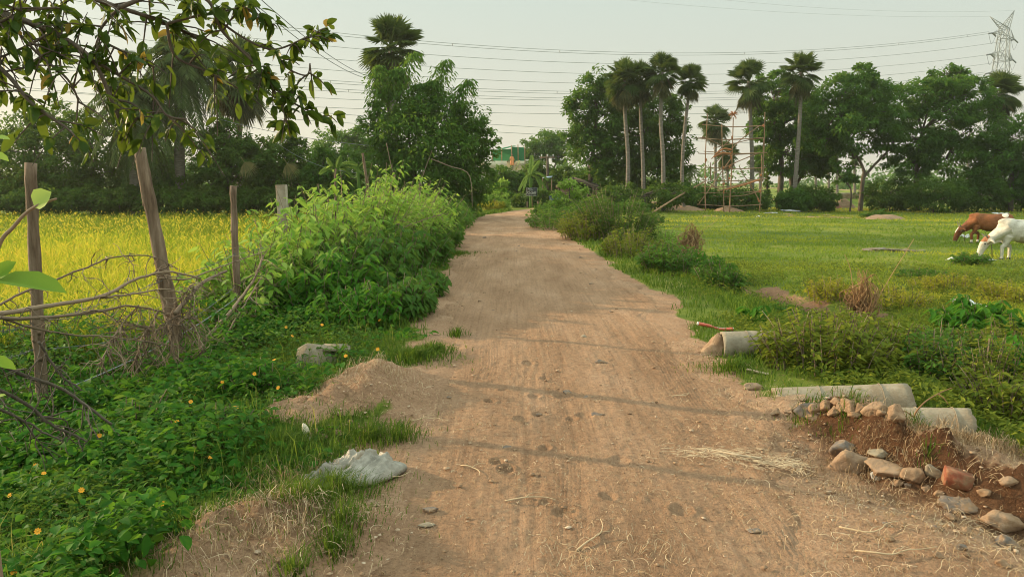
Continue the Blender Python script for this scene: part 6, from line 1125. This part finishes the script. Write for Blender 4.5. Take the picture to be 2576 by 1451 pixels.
# slab on the left
c = on(795, 925); t = thing('concrete_block', 'pale broken concrete block in the grass at the left bank', 'concrete block', c); f = np.array(c); mm = np.linalg.norm(c) / F
import bmesh
bm = bmesh.new(); r = np.random.default_rng(8)
for q in ((-60, -10, -25), (55, -10, -25), (-50, 0, 62), (-15, 0, 78), (20, 25, 60), (60, 60, 50), (-45, 70, 60), (60, 90, -25), (-60, 90, -25), (70, 40, 20), (-62, 30, 20)): bm.verts.new(np.array(q) * mm * np.array([.9, 1., .8]) + f)
bmesh.ops.convex_hull(bm, input=bm.verts); bmesh.ops.bevel(bm, geom=bm.edges[:], offset=.008, segments=2, affect='EDGES'); bmesh.ops.triangulate(bm, faces=bm.faces[:]); bm.verts.index_update(); v = np.array([q.co[:] for q in bm.verts]); fc = np.array([[q.index for q in p.verts] for p in bm.faces]); bm.free(); MB().add(v, fc).build('chunk', M_conc, t, f)
a_ = f + np.array([20, 30, 52]) * mm * np.array([1, 1, .8]); MB().box(a_ + np.array([.09, .05, .0]), (.26, .22, .03), roty(.06) @ rotz(.2), bevel=.008).build('flat_piece', M_conc, t, f)
# crumpled plastic sack
def sack():
    c = on(880, 1215); t = c.copy(); n1, n2 = 150, 110; u_ = np.linspace(0, 1, n1); v_ = np.linspace(-1, 1, n2); spine = bez([on(750, 1250), on(800, 1228), on(860, 1212), on(915, 1190), on(940, 1165)], n1); wid = np.interp(u_, [0, .15, .35, .6, .85, 1], [.05, .075, .12, .20, .22, .12])
    T = nrm(np.gradient(spine, axis=0)); sd = nrm(np.cross(T, np.array([0, 0, 1.]))); U, V = np.meshgrid(u_, v_, indexing='ij'); wv = wid[:, None] * V * (1 + .28 * fbm(U * 5, np.sign(V) * 3, 3)); X = spine[:, None, 0] + sd[:, None, 0] * wv; Y = spine[:, None, 1] + sd[:, None, 1] * wv
    h = np.interp(u_, [0, .2, .5, .75, 1], [.03, .04, .07, .11, .02])[:, None] * np.sqrt(np.clip(1 - np.abs(V)**2.2, 0, 1)); L = U * 5
    wp = .9 * fbm(L * .5, V * .7, 3); rd = lambda a_, b_: (1 - np.abs(2 * vnoise(a_, b_) - 1))**3
    env = np.clip(1 - np.abs(V)**4, 0, 1); h = h * (.75 + .75 * rd(V * 1.9 + wp + 3, L * .25)) + env * (.048 * (rd(V * 4 + wp * 2.2, L * .42) - .25) + .024 * (rd(V * 8 + 3 * wp, L * .9) - .25) + .007 * (rd(V * 13 + 2 * L, L * 3 - V * 4) - .3)) + .006; h -= .05 * np.exp(-(((U - .62) / .10)**2 + ((V + .15) / .28)**2))
    Z = H(X, Y) + .012 + np.clip(h, 0, None); o = gridmesh('plastic_sack', X, Y, Z, {}, M_sack); o.modifiers.new('thickness', 'SOLIDIFY').thickness = .003; return tag(o, 'crumpled dirty grey white woven sack lying at the left road edge', 'sack')
m, nt, b = mat('dirty_woven_plastic'); cs = ramp(nt, noise(nt, 9, 6, .65), [(.28, (.11, .10, .078)), (.5, (.27, .245, .195)), (.72, (.43, .395, .33))]); nt.links.new(cs, b.inputs['Base Color']); b.inputs['Roughness'].default_value = .55; bump(nt, b, noise(nt, 40, 4, .6), .008); M_sack = m
sack()
# white mushroom
c = on(775, 1108); t = thing('mushroom', 'white mushroom with tall cap tilted beside the left mound', 'mushroom', c); f = np.array(c); mm = np.linalg.norm(c) / F; M_mush = flat_mat('mushroom_flesh', (.72, .62, .47), .7)
a_ = f + np.array([8 * mm, 0, -.01]); b_ = f + np.array([-3 * mm, .0, 22 * mm]); d_ = f + np.array([-11 * mm, 0, 46 * mm]); MB().tube(bez([a_, b_], 8), np.linspace(3.4, 3.0, 8) * mm, 9).build('stem', M_mush, t, f, True)
p = b_ + (d_ - b_) * np.linspace(-.12, 1, 12)[:, None]; MB().tube(p, np.array([6.8, 8.0, 8.4, 8.5, 8.4, 8.1, 7.6, 6.9, 6.0, 4.7, 3.0, .6]) * mm, 14).build('cap', M_mush, t, f, True); MB().tube([b_ - np.array([.001, 0, .004]), b_ + np.array([0, 0, .004])], 4.6 * mm, 10).build('ring', M_mush, t, f)
# red wrapper with lettering, green and red packet
c = on(1800, 833); t = thing('red_wrapper', 'long twisted red plastic wrapper in the verge grass', 'wrapper', c); f = np.array(c); mm = np.linalg.norm(c) / F; a_ = at(1757, 818, c[1]) ; b_ = at(1843, 832, c[1] - .03); p = bez([a_, a_ + (b_ - a_) * .3 + np.array([0, 0, -.006]), a_ + (b_ - a_) * .62 + np.array([0, 0, -.022]), b_], 30); p[:, 2] += .02
rr = np.interp(np.linspace(0, 1, 30), [0, .1, .35, .5, .7, .95, 1], [7.5, 7.5, 7, 4.4, 6, 7.5, 8]) * mm; MB().tube(p, rr, 12, ry=.6, bump=.08).build('film', flat_mat('red_film', (.52, .10, .055), .35), t, f, True); MB().tube(p[:3] - (p[2] - p[0]) * .8, rr[:3] * .9, 10, ry=.6, bump=.2).build('torn_end', M_plastic, t, f, True); MB().tube(p[-2:] + np.array([.012, 0, .002]), rr[-2:] * .95, 10, ry=.5).build('torn_end', M_plastic, t, f)
mb = MB()
for s_ in np.linspace(.60, .80, 7): i = int(s_ * 29); q = p[i] + np.array([0, -.62 * rr[i], .45 * rr[i]]); mb.box(q, (.006, .003, .016), rotx(-.5)); mb.box(q + np.array([.004, .0, .006]), (.007, .0035, .003), rotx(-.5))
mb.build('lettering', M_plastic, t, f)
c = on(1955, 885); t = thing('snack_packet', 'small green and red snack packet by the far pipe', 'packet', c); f = np.array(c); MB().box(c + np.array([0, 0, .075]), (.14, .03, .10), rotx(-.5), bevel=.008).build('upper_half', flat_mat('green_film', (.04, .30, .07), .35), t, f); MB().box(c + np.array([0, -.035, .015]), (.14, .03, .05), rotx(-.7), bevel=.008).build('lower_half', flat_mat('red_print', (.5, .09, .04), .35), t, f)
c = on(1905, 940); tag(MB().box(c + np.array([0, 0, .02]), (.19, .03, .012), rotz(-.5) @ roty(.12), bevel=.003).build('wood_splinter', M_wood, None, c), 'pale split piece of wood in the grass by the road', 'wood')
c = on(1700, 1160)
# dry palm litter flattened on the road
c = on(1850, 1160); t = thing('dry_frond_litter', 'flattened whitish dry grass bundle on the right of the road', 'dry grass', c); f = np.array(c); mb = MB(); r = np.random.default_rng(14)
for px, py, n, sx_, sy_ in ((1770, 1145, 110, .13, .05), (1830, 1150, 70, .15, .05), (1900, 1165, 70, .13, .07), (1955, 1185, 110, .08, .06)):
    q = on(px, py); P = np.stack([q[0] + sx_ * r.normal(size=n), q[1] + sy_ * r.normal(size=n), np.zeros(n)], -1); P[:, 2] = RZ(P[:, 0], P[:, 1]) + .018 + .012 * r.random(n); mb.straws(P, -.35 + .5 * r.normal(size=n), .09 * (.3 + r.random(n)), .0014 + .0012 * r.random(n), .75 + .25 * r.random(n), .006, .4)
mb.build('blades', M_straw, t, f); MB().tube(bez([on(1790, 1138) + np.array([0, 0, .02]), on(1850, 1155) + np.array([0, 0, .03]), on(1915, 1160) + np.array([0, 0, .02])], 12), np.linspace(.004, .009, 12), 6).build('midrib', M_wood, t, f)
r = np.random.default_rng(15)
for k, (px, py, L, lab) in enumerate(((905, 1215, .3, 'curved root lying right of the sack'), (1450, 1390, .35, 'branched dry root at the bottom centre of the road'), (1160, 1175, .22, 'short dry twig left of the road centre'), (1690, 1000, .2, 'thin dry twig on the right wheel track'), (2110, 1330, .35, 'pale root fork in the rubble strip'), (2150, 1390, .4, 'long pale root at the bottom right'), (1030, 1060, .25, 'thin twig beside the left dirt mound'), (1270, 1265, .28, 'straight dry twig below the small pale stone'))):
    c = on(px, py); a = r.uniform(-.6, .6); P = [c + np.array([0, 0, .012])]
    for j in range(5): a += .5 * r.normal(); q = P[-1] + np.array([math.cos(a), math.sin(a), 0]) * L / 5; q[2] = RZ(q[0], q[1]) + .016 + .012 * r.random(); P.append(q)
    mb = MB().tube(bez(P, 16), np.linspace(.005, .002, 16), 5, .8); mb.tube(bez([P[2], P[2] + np.array([.03, .03, .01]), P[2] + np.array([.08, .05, .005])], 6), np.linspace(.003, .0015, 6), 4, .8); tag(mb.build('dry_twig', M_straw, None, c), lab, 'twig', 'dry twigs lying on the track')
r = np.random.default_rng(44)
for k in range(34):
    px, py = r.uniform(1200, 1560), r.uniform(590, 800); wv_ = .42 + .58 * r.random(); rock('stone', 'small chip of stone lying far up the road', px, py, 11 * wv_, 6 * wv_, (M_clod, M_stone, M_rock)[k % 3], 200 + k, cat='stone', group='stone chips far up the road')
c = on(2305, 1120); r = np.random.default_rng(18); P = [on(2330, 1080), at(2300, 1050, on(2330, 1080)[1]), at(2322, 1015, on(2330, 1080)[1]), at(2360, 990, on(2330, 1080)[1] + .1), at(2395, 975, on(2330, 1080)[1] + .15)]
mb = MB().tube(bez(P, 20), np.linspace(.008, .003, 20), 6, .3, bump=.1); mb.tube(bez([P[1], P[1] + np.array([-.08, 0, .05]), P[1] + np.array([-.2, .1, .03])], 8), np.linspace(.006, .003, 8), 5, .3); mb.tube(bez([P[3], P[3] + np.array([.05, 0, -.04]), P[3] + np.array([.08, 0, -.08])], 6), np.linspace(.005, .002, 6), 4, .6); tag(mb.build('forked_stick', M_drystem, None, P[0]), 'forked bare stick standing before the near pipe', 'stick')
# ------------------------------------------------------------------ evening haze: one closed box of air round the whole place
m, nt, b = mat('evening_air'); nt.nodes.remove(b); pv = nt.nodes.new('ShaderNodeVolumePrincipled'); pv.inputs['Color'].default_value = (.93, .96, .86, 1); pv.inputs['Density'].default_value = .00038; pv.inputs['Anisotropy'].default_value = .35
nt.links.new(pv.outputs[0], nt.nodes['Material Output'].inputs['Volume'])
tag(MB().box((0, 340, 23), (1700, 760, 52)).build('haze', m), 'thin warm haze filling the evening air', 'haze', kind='stuff')
